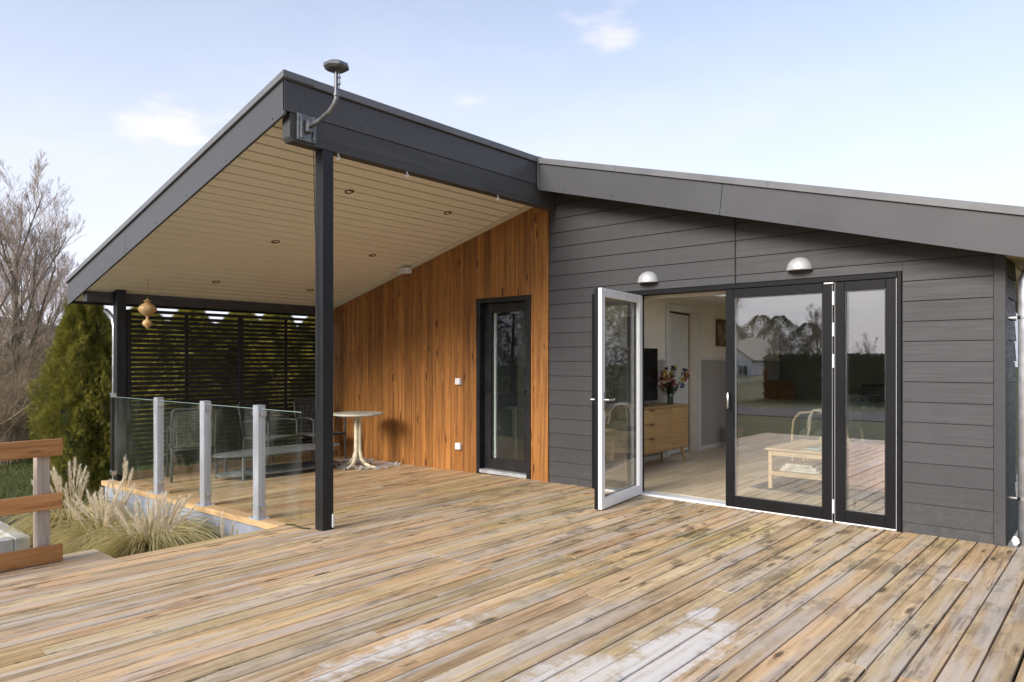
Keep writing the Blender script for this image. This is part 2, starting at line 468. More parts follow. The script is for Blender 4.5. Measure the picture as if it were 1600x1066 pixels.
def painted(name, col, rough, grain_axis, amt=0.25, bump=0.25, var=0.25):
    t = NT(name)
    sc = [30] * 3; sc['XYZ'.index(grain_axis)] = 1.0
    rn = t.rnd()
    off = t.N('ShaderNodeCombineXYZ', {0: t.math('MULTIPLY', rn, 31.0), 1: t.math('MULTIPLY', rn, 13.0), 2: t.math('MULTIPLY', rn, 77.0)}).outputs[0]
    v = t.N('ShaderNodeVectorMath', {0: t.obj(), 1: off}, operation='ADD').outputs[0]
    g = t.noise(t.mapping(v, sc), 1.0, 5, 0.6)
    n = t.noise(v, 2.5, 5)
    f = t.math('ADD', 1 - amt / 2 - var / 2, t.math('ADD', t.math('MULTIPLY', g, amt), t.math('MULTIPLY', n, var)))
    c = t.N('ShaderNodeVectorMath', {0: col, 'Scale': f}, operation='SCALE').outputs[0]
    t.bump(g, bump, 0.003)
    return t.fin(c, t.smooth(n, 0.3, 0.7, rough - 0.08, rough + 0.08), Specular_IOR_Level=0.28)
M['soffit'] = painted('cream_soffit_paint', (0.88, 0.825, 0.685), 0.55, 'Y', 0.10, 0.12, 0.10)
M['trimcream'] = painted('cream_trim_paint', (0.62, 0.55, 0.42), 0.5, 'X', 0.06, 0.1, 0.06)
M['black'] = painted('black_wood_paint', (0.017, 0.017, 0.018), 0.45, 'Z', 0.5, 0.35, 0.5)
M['beam'] = painted('black_beam_paint', (0.060, 0.058, 0.056), 0.5, 'Y', 1.0, 0.4, 1.1)
M['slat'] = painted('black_slat_paint', (0.014, 0.013, 0.013), 0.55, 'Y', 0.5, 0.25, 0.3)
M['fascia'] = plain('grey_fascia_panel', (0.086, 0.0862, 0.090), 0.26, var=0.05, scale=1.0, Specular_IOR_Level=0.14)
M['flash'] = plain('grey_roof_flashing', (0.16, 0.16, 0.168), 0.30, var=0.08, scale=3.0, Specular_IOR_Level=0.2)
M['screw'] = plain('dark_screw', (0.03, 0.03, 0.032), 0.4)
M['roofing'] = plain('roofing_felt', (0.06, 0.06, 0.062), 0.8, var=0.2)
M['doorframe'] = plain('anthracite_door_frame', (0.008, 0.008, 0.009), 0.45, var=0.03, scale=2, Specular_IOR_Level=0.16)
M['blackframe'] = plain('black_door_frame', (0.013, 0.013, 0.014), 0.32, var=0.06)
M['whiteframe'] = plain('white_upvc', (0.86, 0.865, 0.87), 0.3, var=0.02, scale=2)
M['white'] = plain('white_plastic', (0.76, 0.76, 0.75), 0.35, var=0.03)
M['chrome'] = plain('brushed_steel', (0.62, 0.62, 0.62), 0.28, metal=1.0, var=0.05)
M['silver'] = plain('silver_lamp_paint', (0.52, 0.525, 0.53), 0.38, metal=0.25, var=0.06, scale=14)
M['lens'] = plain('frosted_lens', (0.6, 0.6, 0.56), 0.5)
def galv():
    t = NT('galvanised_steel')
    vo = t.N('ShaderNodeTexVoronoi', {'Vector': t.obj(), 'Scale': 70.0}).outputs['Color']
    f = t.N('ShaderNodeSeparateColor', {0: vo}).outputs[0]
    n = t.noise(t.mapping(t.obj(), (8, 8, 2)), 1.0, 5)
    k = t.math('ADD', 0.42, t.math('ADD', t.math('MULTIPLY', f, 0.05), t.math('MULTIPLY', n, 0.18)))
    c = t.N('ShaderNodeVectorMath', {0: (0.96, 0.99, 1.05), 'Scale': k}, operation='SCALE').outputs[0]
    return t.fin(c, t.smooth(n, 0.3, 0.7, 0.35, 0.6), Metallic=0.55)
M['galv'] = galv()
M['zinc'] = plain('zinc_pipe', (0.55, 0.57, 0.60), 0.38, metal=0.6, var=0.12, scale=10)
M['mast'] = plain('grey_mast_metal', (0.16, 0.165, 0.17), 0.42, metal=0.5, var=0.3, scale=14)
def glass(name, base, tint=(0.93, 0.95, 0.94), smear=0.0):
    t = NT(name); t.n.remove(t.b)
    g = t.N('ShaderNodeNewGeometry')
    d = t.N('ShaderNodeVectorMath', {0: g.outputs['Incoming'], 1: g.outputs['Normal']}, operation='DOT_PRODUCT').outputs['Value']
    c = t.math('SUBTRACT', 1.0, t.math('ABSOLUTE', d), clamp=True)
    f = t.math('MULTIPLY_ADD', t.math('POWER', c, 5.0), 0.9 - base, base, clamp=True)
    tr = t.N('ShaderNodeBsdfTransparent', {'Color': (*tint, 1)})
    gl = t.N('ShaderNodeBsdfGlossy', {'Color': (0.96, 0.97, 1.0, 1), 'Roughness': 0.0})
    mx = t.N('ShaderNodeMixShader', {0: f, 1: tr.outputs[0], 2: gl.outputs[0]})
    last = mx.outputs[0]
    if smear:
        df = t.N('ShaderNodeBsdfDiffuse', {'Color': (0.7, 0.7, 0.68, 1)})
        s_ = t.smooth(t.noise(t.mapping(t.obj(), (3, 3, 1.2)), 1.5, 6), 0.45, 0.75, 0.0, smear)
        last = t.N('ShaderNodeMixShader', {0: s_, 1: last, 2: df.outputs[0]}).outputs[0]
    t.l.new(last, t.out.inputs[0])
    return t.m
M['glazing'] = glass('coated_glazing', 0.205, (0.96, 0.97, 0.95))
M['doorglass'] = glass('door_glazing', 0.05, (0.85, 0.88, 0.86))
M['railglass'] = glass('railing_glass', 0.02, (0.97, 0.985, 0.975), smear=0.025)
def plastic_film():
    t = NT('clear_plastic_film'); t.n.remove(t.b)
    tr = t.N('ShaderNodeBsdfTransparent', {'Color': (0.95, 0.96, 0.98, 1)})
    gl = t.N('ShaderNodeBsdfGlossy', {'Color': (1, 1, 1, 1), 'Roughness': 0.15})
    df = t.N('ShaderNodeBsdfDiffuse', {'Color': (0.75, 0.77, 0.8, 1)})
    a = t.N('ShaderNodeMixShader', {0: 0.5, 1: gl.outputs[0], 2: df.outputs[0]})
    b = t.N('ShaderNodeMixShader', {0: t.smooth(t.noise(t.obj(), 9, 4), 0.35, 0.7, 0.25, 0.75), 1: tr.outputs[0], 2: a.outputs[0]})
    t.l.new(b.outputs[0], t.out.inputs[0])
    return t.m
M['film'] = plastic_film()
M['plinth'] = plain('blue_grey_plinth_paint', (0.30, 0.325, 0.375), 0.8, var=0.18, scale=3, bump=0.2, bscale=40)
M['concrete'] = plain('pale_concrete', (0.48, 0.47, 0.44), 0.85, var=0.25, scale=5, bump=0.4, bscale=50)
M['paving'] = plain('grey_green_paving', (0.20, 0.225, 0.20), 0.7, var=0.25, scale=4, bump=0.2)
def ground_mat(name, a, b, c, scale):
    t = NT(name)
    p = t.pos()
    n = t.noise(p, scale, 8, 0.65); n2 = t.noise(p, scale * 9, 5, 0.7)
    col = t.ramp(t.math('ADD', t.math('MULTIPLY', n, 0.6), t.math('MULTIPLY', n2, 0.4)), [(0.32, a), (0.5, b), (0.68, c)])
    t.bump(n2, 0.8, 0.05)
    return t.fin(col, 0.9, Specular_IOR_Level=0.2)
M['lawn'] = ground_mat('winter_lawn', (0.045, 0.052, 0.018), (0.075, 0.092, 0.028), (0.12, 0.125, 0.05), 1.2)
M['soil'] = ground_mat('gravelly_soil', (0.10, 0.085, 0.065), (0.20, 0.175, 0.14), (0.34, 0.31, 0.27), 5.0)
M['stone'] = plain('grey_stone', (0.25, 0.235, 0.215), 0.85, var=0.4, scale=20)
M['asphalt'] = ground_mat('asphalt_road', (0.07, 0.07, 0.075), (0.10, 0.10, 0.108), (0.14, 0.14, 0.15), 2.0)
def leafy(name, cols, rough=0.6, scale=2.5, trans=0.25):
    t = NT(name)
    n = t.noise(t.obj(), scale, 4, 0.7); n2 = t.noise(t.obj(), scale * 14, 2)
    f = t.math('ADD', t.math('MULTIPLY', n, 0.6), t.math('MULTIPLY', n2, 0.4))
    k = len(cols)
    col = t.ramp(f, [(0.30 + 0.40 * i / (k - 1), c) for i, c in enumerate(cols)])
    t.fin(col, rough, Specular_IOR_Level=0.25)
    if trans:
        tl = t.N('ShaderNodeBsdfTranslucent', {'Color': col})
        mx = t.N('ShaderNodeMixShader', {0: trans, 1: t.b.outputs[0], 2: tl.outputs[0]})
        t.l.new(mx.outputs[0], t.out.inputs[0])
    return t.m
M['thuja'] = leafy('thuja_foliage', [(0.075, 0.095, 0.018), (0.22, 0.21, 0.036), (0.42, 0.33, 0.065)], 0.55, 3.2, 0.4)
M['sunpainted'] = leafy('sunpainted_thuja_foliage', [(0.15, 0.155, 0.026), (0.34, 0.31, 0.055), (0.52, 0.43, 0.10)], 0.55, 2.6, 0.45)  # brighter thuja foliage, sunlight on the hedge put into the colour
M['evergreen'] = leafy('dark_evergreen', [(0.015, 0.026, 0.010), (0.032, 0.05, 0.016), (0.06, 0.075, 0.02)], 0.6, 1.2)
M['bark'] = plain('grey_brown_bark', (0.135, 0.11, 0.085), 0.85, var=0.35, scale=6)
M['barkgreen'] = plain('mossy_bark', (0.17, 0.145, 0.095), 0.85, var=0.4, scale=3)
M['twig'] = plain('brown_twigs', (0.30, 0.23, 0.18), 0.8, var=0.3, scale=2)
M['brush'] = plain('dry_brush_stems', (0.21, 0.155, 0.095), 0.8, var=0.35, scale=1.5)
M['pampas_leaf'] = leafy('pampas_leaves', [(0.28, 0.275, 0.09), (0.60, 0.515, 0.25), (0.82, 0.71, 0.47)], 0.55, 9.0, 0.45)
M['plume'] = leafy('pampas_plumes', [(0.78, 0.66, 0.48), (0.87, 0.79, 0.64), (0.90, 0.85, 0.74)], 0.8, 6.0, 0.5)
M['stem'] = plain('straw_stem', (0.42, 0.34, 0.16), 0.7)
M['cream_wall'] = plain('cream_wall_paint', (0.82, 0.73, 0.60), 0.75, var=0.04)
M['ceiling'] = plain('white_ceiling', (0.78, 0.76, 0.72), 0.8, var=0.03)
M['wainscot'] = painted('taupe_panelling', (0.40, 0.36, 0.33), 0.5, 'Z', 0.06, 0.08, 0.08)
M['roomdoor'] = plain('white_door_paint', (0.70, 0.68, 0.62), 0.4, var=0.03)
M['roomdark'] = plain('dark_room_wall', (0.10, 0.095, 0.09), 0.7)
M['tv'] = plain('tv_black', (0.008, 0.008, 0.009), 0.18)
M['blackmetal'] = plain('black_metal', (0.02, 0.02, 0.021), 0.4)
M['rug'] = plain('grey_brown_rug', (0.06, 0.052, 0.05), 0.95, var=0.35, scale=18, bump=0.6, bscale=200)
M['fringe'] = plain('rug_fringe', (0.52, 0.47, 0.40), 0.95)
M['fleece'] = plain('sheepskin', (0.62, 0.57, 0.47), 0.95, var=0.15, scale=30, bump=1.0, bscale=120)
M['sofa'] = plain('dusty_pink_fabric', (0.42, 0.22, 0.20), 0.9, var=0.15, scale=30, bump=0.4, bscale=200)
M['sofagrey'] = plain('grey_brown_upholstery', (0.10, 0.092, 0.082), 0.9, var=0.15, scale=30)
M['cushion'] = plain('green_cushion_fabric', (0.12, 0.16, 0.05), 0.9, var=0.2, scale=30)
M['outgrey'] = plain('grey_powder_coat', (0.155, 0.16, 0.16), 0.5, var=0.15, scale=8)
M['chairgrey'] = plain('dark_grey_chair_frame', (0.045, 0.047, 0.043), 0.5, var=0.15, scale=8)
M['rope'] = plain('grey_weave', (0.06, 0.06, 0.055), 0.8, var=0.25, scale=25)
M['ropeolive'] = plain('olive_weave', (0.13, 0.13, 0.095), 0.8, var=0.3, scale=25)
M['tabletop'] = plain('weathered_cream_top', (0.45, 0.43, 0.36), 0.6, var=0.25, scale=9)
M['tableleg'] = plain('cream_enamel_legs', (0.56, 0.50, 0.35), 0.5, var=0.3, scale=12)
M['picture'] = plain('faded_print', (0.24, 0.17, 0.11), 0.7, var=0.6, scale=9)
M['terracotta'] = plain('terracotta', (0.30, 0.11, 0.045), 0.7)
M['leafgreen'] = leafy('houseplant_leaves', [(0.02, 0.045, 0.012), (0.05, 0.09, 0.02)], 0.5, 4, 0.2)
M['yellowflower'] = plain('yellow_green_blossom', (0.50, 0.50, 0.10), 0.7, var=0.3, scale=30)
M['book'] = plain('book_paper', (0.60, 0.58, 0.52), 0.6, var=0.3, scale=14)
M['glassedge'] = plain('green_glass_edge', (0.30, 0.40, 0.36), 0.2)
M['vase'] = glass('vase_glass', 0.10, (0.45, 0.62, 0.50))
M['slate'] = plain('blue_grey_tray', (0.30, 0.36, 0.40), 0.4, var=0.2, scale=12)
M['houseWhite'] = plain('white_render', (0.70, 0.70, 0.68), 0.8, var=0.06)
M['houseroof'] = plain('dark_roof_tiles', (0.09, 0.082, 0.08), 0.8, var=0.3, scale=3)
M['darkglass'] = plain('dark_window_glass', (0.03, 0.035, 0.04), 0.06)
for i, c in enumerate([(0.35, 0.03, 0.05), (0.55, 0.42, 0.05), (0.10, 0.14, 0.34), (0.07, 0.03, 0.12), (0.50, 0.22, 0.10), (0.55, 0.42, 0.36)]):
    M['petal%d' % i] = plain('petal_colour', c, 0.6)

# ------------------------------------------------------------------ ground, road, plot
GZ = -0.55
def sheet(x0, x1, y0, y1, z, n=1, amp=0.0):
    mb = MB()
    nx = ny = n
    vs_, fs_ = [], []
    for j in range(ny + 1):
        for i in range(nx + 1):
            x = x0 + (x1 - x0) * i / nx; y = y0 + (y1 - y0) * j / ny
            vs_.append((x, y, z + amp * (math.sin(x * 0.9 + y * 0.3) * math.cos(y * 0.7) - 1)))
    for j in range(ny):
        for i in range(nx):
            a = j * (nx + 1) + i
            fs_.append((a, a + 1, a + nx + 2, a + nx + 1))
    return mb.add(vs_, fs_)
structure('ground', sheet(-300, 300, -300, 300, GZ), M['lawn'])
structure('road', sheet(-60, 60, -23, -18.5, GZ + 0.02), M['asphalt'])
structure('soil_bed', sheet(-5.4, -0.3, -5.6, -3.15, GZ + 0.06, 24, 0.03), M['soil'])
st = MB()
for i in range(420):
    x, y = random.uniform(-4.6, -0.4), random.uniform(-5.5, -3.3)
    r = random.uniform(0.012, 0.045)
    sq = [random.uniform(0.6, 1.1) for _ in range(6)]
    st.add([(x + r * sq[0], y, GZ + .05), (x, y + r * sq[1], GZ + .05), (x - r * sq[2], y, GZ + .05), (x, y - r * sq[3], GZ + .05), (x + r * .2, y, GZ + .05 + r * sq[4]), (x, y, GZ + 0.02)],
           [(0, 1, 4), (1, 2, 4), (2, 3, 4), (3, 0, 4), (1, 0, 5), (2, 1, 5), (3, 2, 5), (0, 3, 5)])
tag(part('pebbles', st, M['stone']), 'grey pebbles strewn over the soil bed around the pampas grass', 'pebbles', kind='stuff')
# short lawn grass near the left edge of the view
gv, gf = [], []
for i in range(26000):
    x = random.uniform(-16, -4.6); y = random.uniform(-4.6, -0.6)
    h = random.uniform(0.03, 0.09); a = random.uniform(0, 6.28); w = 0.006
    dx, dy = math.cos(a), math.sin(a); k = random.uniform(-.04, .04)
    o = len(gv)
    gv += [(x - dx * w, y - dy * w, GZ), (x + dx * w, y + dy * w, GZ), (x + k, y + k, GZ + h)]
    gf.append((o, o + 1, o + 2))
gm = MB(); gm.v, gm.f = gv, gf
M['grass'] = leafy('grass_blades', [(0.06, 0.07, 0.02), (0.11, 0.13, 0.035), (0.19, 0.17, 0.08)], 0.6, 1.0, 0.2)
tag(part('grass', gm, M['grass'], fixn=False), 'short green lawn grass beyond the wooden railing', 'grass', kind='stuff')

# ------------------------------------------------------------------ decks
PITCH, BW, BT = 0.1285, 0.1195, 0.028
def board_mesh(L, w, t, c=0.0045, name='deck_board'):
    prof = [(-w / 2, -t), (w / 2, -t), (w / 2, -c), (w / 2 - c * .35, -c * .3), (w / 2 - c, 0), (0, .0007), (-w / 2 + c, 0), (-w / 2 + c * .35, -c * .3), (-w / 2, -c)]
    mb = MB().prism(prof, lambda u, v: (u, 0.0, v), lambda u, v: (u, L, v))
    me = mb.mesh(name); fix_normals(me)
    return me
def lay(parent, x, y0, y1, z, mat, cache, tilt=0.0):
    L = round(y1 - y0, 3)
    if L not in cache:
        cache[L] = board_mesh(L, BW, BT)
    o = part('deck_board', cache[L], mat, parent, world=False)
    o.location = Vector((x, y0, z)) - ORG[parent.name]
    o.rotation_euler = (random.uniform(-.0004, .0004), tilt + random.uniform(-.006, .006), random.uniform(-.0008, .0008))
    return o
fr = MB()
for y in np.arange(-7.0, 0.1, 0.6):
    fr.box(-0.28, 6.9, y - .024, y + .024, -0.19, -0.032)
fr.box(-0.30, -0.255, -7.2, -3.3, -0.17, -0.030)
deck = structure('deck', fr, M['slat'])
ORG[deck.name] = Vector((0, 0, 0))
cache = {}
nb = 0
x = -0.252
while x < 6.9:
    yend = -0.018 if x < 4.42 else 0.16
    js = sorted(random.sample([-6.0, -5.4, -4.8, -4.2, -3.6, -3.0, -2.4, -1.8, -1.2], 2 if random.random() < .55 else 1))
    if len(js) == 2 and js[1] - js[0] < 1.7: js = js[:1]
    e = [-7.25] + js + [yend]
    for a, b in zip(e[:-1], e[1:]):
        lay(deck, x + random.uniform(-.0015, .0015), a + (0.001 if a > -7 else 0), b - 0.001, random.uniform(-.0022, .0022), M['deck'], cache)
        nb += 1
    x += PITCH
TS = 0.013                                    # the covered terrace falls gently to the left
tf = MB()
for y in (-3.0, -2.2, -1.4, -0.6):
    tf.add([(-4.2, y - .02, -.13), (-.35, y - .02, -.07), (-.35, y + .02, -.07), (-4.2, y + .02, -.13), (-4.2, y - .02, -.09), (-.35, y - .02, -.036), (-.35, y + .02, -.036), (-4.2, y + .02, -.09)],
           [(3, 2, 1, 0), (4, 5, 6, 7), (0, 1, 5, 4), (1, 2, 6, 5), (2, 3, 7, 6), (3, 0, 4, 7)])
terrace = structure('terrace', tf, M['slat'])
cache = {}
x = -0.252 - PITCH
while x > -4.3:
    j = random.choice([None, -2.2, -1.4, -0.8, -1.8])
    e = [-3.14, -0.02] if j is None else [-3.14, j, -0.02]
    for a, b in zip(e[:-1], e[1:]):
        lay(terrace, x, a + .001, b - .001, TS * x + random.uniform(-.001, .001), M['terrace'], cache, tilt=-TS)
    x -= PITCH
# fill between the terrace boards and main deck corner
for k in range(1):
    lay(deck, -0.252, -3.3, -3.302 + 0.001, 0, M['deck'], cache) if False else None
eb = MB()
z0, z1 = TS * -.3, TS * -4.25
eb.add([(-4.28, -3.265, z1 - .045), (-.32, -3.265, z0 - .045), (-.32, -3.145, z0 - .045), (-4.28, -3.145, z1 - .045),
        (-4.28, -3.265, z1 + .008), (-.32, -3.265, z0 + .008), (-.32, -3.145, z0 + .008), (-4.28, -3.145, z1 + .008)],
       [(3, 2, 1, 0), (4, 5, 6, 7), (0, 1, 5, 4), (1, 2, 6, 5), (2, 3, 7, 6), (3, 0, 4, 7)])
part('edge_board', eb, M['edge'], terrace)
part('upstand_board', MB().box(-4.13, -4.09, -3.03, -0.05, -0.075, 0.045, .004), M['edge'], terrace)
pl = MB().add([(-4.25, -3.235, GZ), (-.30, -3.235, GZ), (-.30, -3.06, GZ), (-4.25, -3.06, GZ), (-4.25, -3.235, z1 - .047), (-.30, -3.235, z0 - .047), (-.30, -3.06, z0 - .047), (-4.25, -3.06, z1 - .047)],
              [(3, 2, 1, 0), (4, 5, 6, 7), (0, 1, 5, 4), (1, 2, 6, 5), (2, 3, 7, 6), (3, 0, 4, 7)])
pl.box(-4.25, -4.10, -3.058, 0.3, GZ, -0.14)
plinth = structure('plinth_wall', pl, M['plinth'])
# lower landing beside the deck
ld = structure('landing', MB().box(-1.40, -0.34, -7.2, -4.35, -0.30, -0.205), M['slat'])
cache = {}
for k in range(8):
    lay(ld, -1.36 + k * PITCH, -7.2, -4.30, -0.172, M['deck'], cache)

# ------------------------------------------------------------------ house
house = thing('house', 'dark grey single storey house with orange pine wall and covered terrace', 'house', (0, 0, 0))
LS, RS = 0.2537, 0.266                        # roof falls left and right
def soff(x): return 3.302 + LS * x            # soffit height (x < 0)
def rake(x): return 3.635 - RS * (x - 0.12)   # roof edge height to the right
# --- backing walls
bk = MB()
bk.prism([(0.0, GZ), (0.62, GZ), (0.62, 2.115), (3.66, 2.115), (3.66, GZ), (4.34, GZ), (4.34, rake(4.34) - .28), (0.0, 3.36)], lambda u, v: (u, 0.002, v), lambda u, v: (u, 0.16, v))
part('wall_core', bk, M['roomdark'], house)
bk = MB()
bk.prism([(-4.25, GZ), (-1.145, GZ), (-1.145, 2.17), (-0.262, 2.17), (-0.262, GZ), (-0.004, GZ), (-0.004, soff(0) + .02), (-4.25, soff(-4.25) + .02)], lambda u, v: (u, 0.004, v), lambda u, v: (u, 0.16, v))
part('gable_core', bk, M['roomdark'], house)
# --- lap siding
ROW, Z0 = 0.163, 0.079
def clip(poly, a, b, c):                      # keep a*x + b*z <= c
    out = []
    for i, p in enumerate(poly):
        q = poly[(i + 1) % len(poly)]
        dp, dq = a * p[0] + b * p[1] - c, a * q[0] + b * q[1] - c
        if dp <= 0: out.append(p)
        if dp * dq < 0:
            t = dp / (dp - dq); out.append((p[0] + (q[0] - p[0]) * t, p[1] + (q[1] - p[1]) * t))
    return out
def lap(x0, x1, za, zb, zbase, parent=house):
    poly = [(x0, za), (x1, za), (x1, zb), (x0, zb)]
    top = 3.635 + RS * .12 - 0.10
    poly = clip(poly, RS, 1.0, top)
    if len(poly) < 3: return
    def front(u, v): return (u, -(0.010 + 0.011 * (1 - (v - zbase) / ROW)), v)
    part('siding_board', MB().prism(poly, front, lambda u, v: (u, 0.0, v)), M['siding'], parent)
XL, XR, JX = 0.012, 4.285, 2.245
DT = 2.125
for k in range(-1, 22):
    zb = Z0 + ROW * k
    za, zc = max(zb + 0.005, -0.005), zb + ROW
    if zc <= DT:
        lap(XL, 0.612, za, zc, zb); lap(3.668, XR, za, zc, zb)
    elif za < DT:
        lap(XL, 0.612, za, zc, zb); lap(3.668, XR, za, zc, zb)
        lap(0.614, JX - .006, DT, zc, zb); lap(JX + .006, 3.666, DT, zc, zb)
    else:
        lap(XL, JX - .006, za, zc, zb); lap(JX + .006, XR, za, zc, zb)
part('joint_strip', MB().box(JX - .005, JX + .005, -.024, -.002, DT, 3.0), M['slat'], house)
part('corner_trim', MB().box(4.288, 4.365, -.030, .10, -.01, 2.36, .003), M['siding'], house)
# side wall round the corner
for k in range(-1, 14):
    zb = Z0 + ROW * k
    za, zc = max(zb + 0.005, -0.01), zb + ROW
    def fx(u, v, zb=zb): return (4.345 + 0.010 + 0.011 * (1 - (v - zb) / ROW), u, v)
    for (a, b) in (((0.102, .60), (6.42, 7.0)) if .2 < zb < 2.1 else ((0.102, 7.0),)):
        part('siding_board', MB().prism([(a, za), (b, za), (b, zc), (a, zc)], fx, lambda u, v: (4.345, u, v)), M['siding'], house)
sw = MB()
for (a, b, c, d) in ((0.16, .62, GZ, 2.4), (.62, 6.4, GZ, .32), (.62, 6.4, 2.16, 2.4), (6.4, 6.9, GZ, 2.4)):
    sw.box(4.25, 4.344, a, b, c, d)
part('side_wall', sw, M['cream_wall'], house)
# --- pine cladding
CP = 0.1155
xs = [-0.118]
part('cladding_board', MB().prism([(-0.112, -.005), (0.008, -.005), (0.008, 3.20), (-0.112, 3.20)], lambda u, v: (u, -.034, v), lambda u, v: (u, .003, v)), M['clad'], house, label='wide pine corner board beside the dark siding')
x1 = -0.1155
k = 0
while x1 > -4.25:
    w = CP
    x0 = max(x1 - w + 0.0035, -4.249)
    segs = [(-.005, None)]
    if x0 < -0.258 and x1 > -1.149: segs = [(2.172, None)]
    a, b = x0, x1
    def board(a, b, zl):
        t = random.uniform(-.0008, .0008)
        bm_ = MB()
        c = .0045
        bm_.add([(a, .003, zl), (b, .003, zl), (b, -.018 + c + t, zl), (b - c, -.018 + t, zl), (a + c, -.018 + t, zl), (a, -.018 + c + t, zl),
                 (a, .003, soff(a) - .004), (b, .003, soff(b) - .004), (b, -.018 + c + t, soff(b) - .004), (b - c, -.018 + t, soff(b - c) - .004), (a + c, -.018 + t, soff(a + c) - .004), (a, -.018 + c + t, soff(a) - .004)],
                [(0, 1, 2, 3, 4, 5), (11, 10, 9, 8, 7, 6)] + [(i, (i + 1) % 6, 6 + (i + 1) % 6, 6 + i) for i in range(6)])
        part('cladding_board', bm_, M['clad'], house)
    if x0 < -0.262 and x1 > -0.262:
        board(-0.262, x1, -.005); board(x0, -0.2655, 2.172)
    elif x0 < -1.145 and x1 > -1.145:
        board(-1.1415, x1, 2.172); board(x0, -1.145, -.005)
    elif x1 <= -0.262 and x0 >= -1.145:
        board(x0, x1, 2.172)
    else:
        board(x0, x1, -.06 if x1 < -3 else -.03)
    x1 -= CP
part('wall_trim', MB().add([(-4.2, -.045, soff(-4.2) - .052), (-.14, -.045, soff(-.14) - .052), (-.14, -.019, soff(-.14) - .052), (-4.2, -.019, soff(-4.2) - .052),
                           (-4.2, -.045, soff(-4.2) - .004), (-.14, -.045, soff(-.14) - .004), (-.14, -.019, soff(-.14) - .004), (-4.2, -.019, soff(-4.2) - .004)],
                          [(3, 2, 1, 0), (4, 5, 6, 7), (0, 1, 5, 4), (1, 2, 6, 5), (2, 3, 7, 6), (3, 0, 4, 7)]), M['trimcream'], house)
# --- soffit boards: run front to back under the sloping roof
SP = 0.146
sl = math.sqrt(1 + LS * LS)
cs, sn = 1 / sl, LS / sl
n = 0
s0 = 0.10
sm_ = MB().box(-SP / 2 + .008, SP / 2 - .008, -3.44, -.022, 0, .016, .0055).mesh('soffit_board'); fix_normals(sm_)
while True:
    xc = 0.02 - (SP / 2 + n * SP) * cs
    if xc < -4.70: break
    o = part('soffit_board', sm_, M['soffit'], house, world=False)
    o.location = (xc, 0, soff(xc)); o.rotation_euler = (0, -math.atan(LS), 0)
    n += 1
# --- roof
YB, YF, YG = 7.2, -3.48, -0.363
rf = MB()
rf.prism([(0.10, soff(.10) + .035), (-4.72, soff(-4.72) + .035), (-4.72, 3.625 + LS * (-4.84)), (0.10, 3.62)], lambda u, v: (u, YF + .03, v), lambda u, v: (u, YB, v))
part('roof', rf, M['roofing'], house, label='left roof slope over the covered terrace')
rf = MB()
def rslab(xa, xb, ya, yb):
    rf.prism([(xa, rake(xa) - .22), (xb, rake(xb) - .22), (xb, rake(xb) - .01), (xa, rake(xa) - .01)], lambda u, v: (u, ya, v), lambda u, v: (u, yb, v))
rslab(.13, 4.82, YG + .03, .7); rslab(.13, 4.82, 3.0, YB); rslab(.13, .7, .7, 3.0); rslab(3.8, 4.82, .7, 3.0)
part('roof', rf, M['roofing'], house, label='right roof slope over the living room')
rw = MB()
rw.prism([(.7, rake(.7) - .03), (3.8, rake(3.8) - .03), (3.8, rake(3.8) - .045), (.7, rake(.7) - .045)], lambda u, v: (u, .7, v), lambda u, v: (u, 3.0, v))
part('added_roof_window', rw, M['railglass'], house)  # unseen opening added to let sky light down into the living room
sh = MB()
for A in ((.66, .699, .66, 3.04), (3.801, 3.84, .66, 3.04)):
    sh.prism([(A[2], 2.30), (A[3], 2.30), (A[3], rake(A[0]) - .1), (A[2], rake(A[0]) - .1)], lambda u, v: (A[0], u, v), lambda u, v: (A[1], u, v))
for ya, yb in ((.66, .699), (3.001, 3.04)):
    sh.prism([(.70, 2.30), (3.8, 2.30), (3.8, rake(3.8) - .1), (.70, rake(.7) - .1)], lambda u, v: (u, ya, v), lambda u, v: (u, yb, v))
part('added_roof_window_lining', sh, M['ceiling'], house)  # shaft below the added roof opening
gs = MB()
gs.prism([(0.135, 3.315), (4.80, rake(4.80) - .325), (4.80, rake(4.80) - .305), (0.135, 3.335)], lambda u, v: (u, YG + .022, v), lambda u, v: (u, -.022, v))
part('gable_soffit', gs, M['rawsoffit'], house)
es = MB()
es.prism([(4.366, 2.17), (4.80, rake(4.80) - .305), (4.80, rake(4.80) - .285), (4.366, 2.21)], lambda u, v: (u, -.02, v), lambda u, v: (u, 7, v))
part('gable_soffit', es, M['rawsoffit'], house)
# rake fascia at the front of the terrace roof, in panels
def rk(x): return 3.635 + LS * (x - .12)
def fpanel(name, xa, xb, d0, d1, y0, y1, mat, slope, lean=0.0):
    f = (lambda x: rk(x)) if slope == 'L' else rake
    return part(name, MB().add([(xa, y0, f(xa) - d1), (xb, y0, f(xb) - d1), (xb, y1, f(xb) - d1), (xa, y1, f(xa) - d1),
                                (xa + lean, y0, f(xa + lean) - d0), (xb + lean, y0, f(xb + lean) - d0), (xb + lean, y1, f(xb + lean) - d0), (xa + lean, y1, f(xa + lean) - d0)],
                               [(3, 2, 1, 0), (4, 5, 6, 7), (0, 1, 5, 4), (1, 2, 6, 5), (2, 3, 7, 6), (3, 0, 4, 7)]), mat, house)
fpanel('fascia_panel', -4.755, -2.975, .058, .325, YF, YF + .022, M['fascia'], 'L')
fpanel('fascia_panel', -2.971, 0.116, .058, .325, YF, YF + .022, M['fascia'], 'L')
fpanel('roof_flashing', -4.765, -2.3, 0.0, .052, YF - .022, YF + .25, M['flash'], 'L')
fpanel('roof_flashing', -2.298, 0.145, 0.0, .052, YF - .022, YF + .25, M['flash'], 'L')
scw = MB()
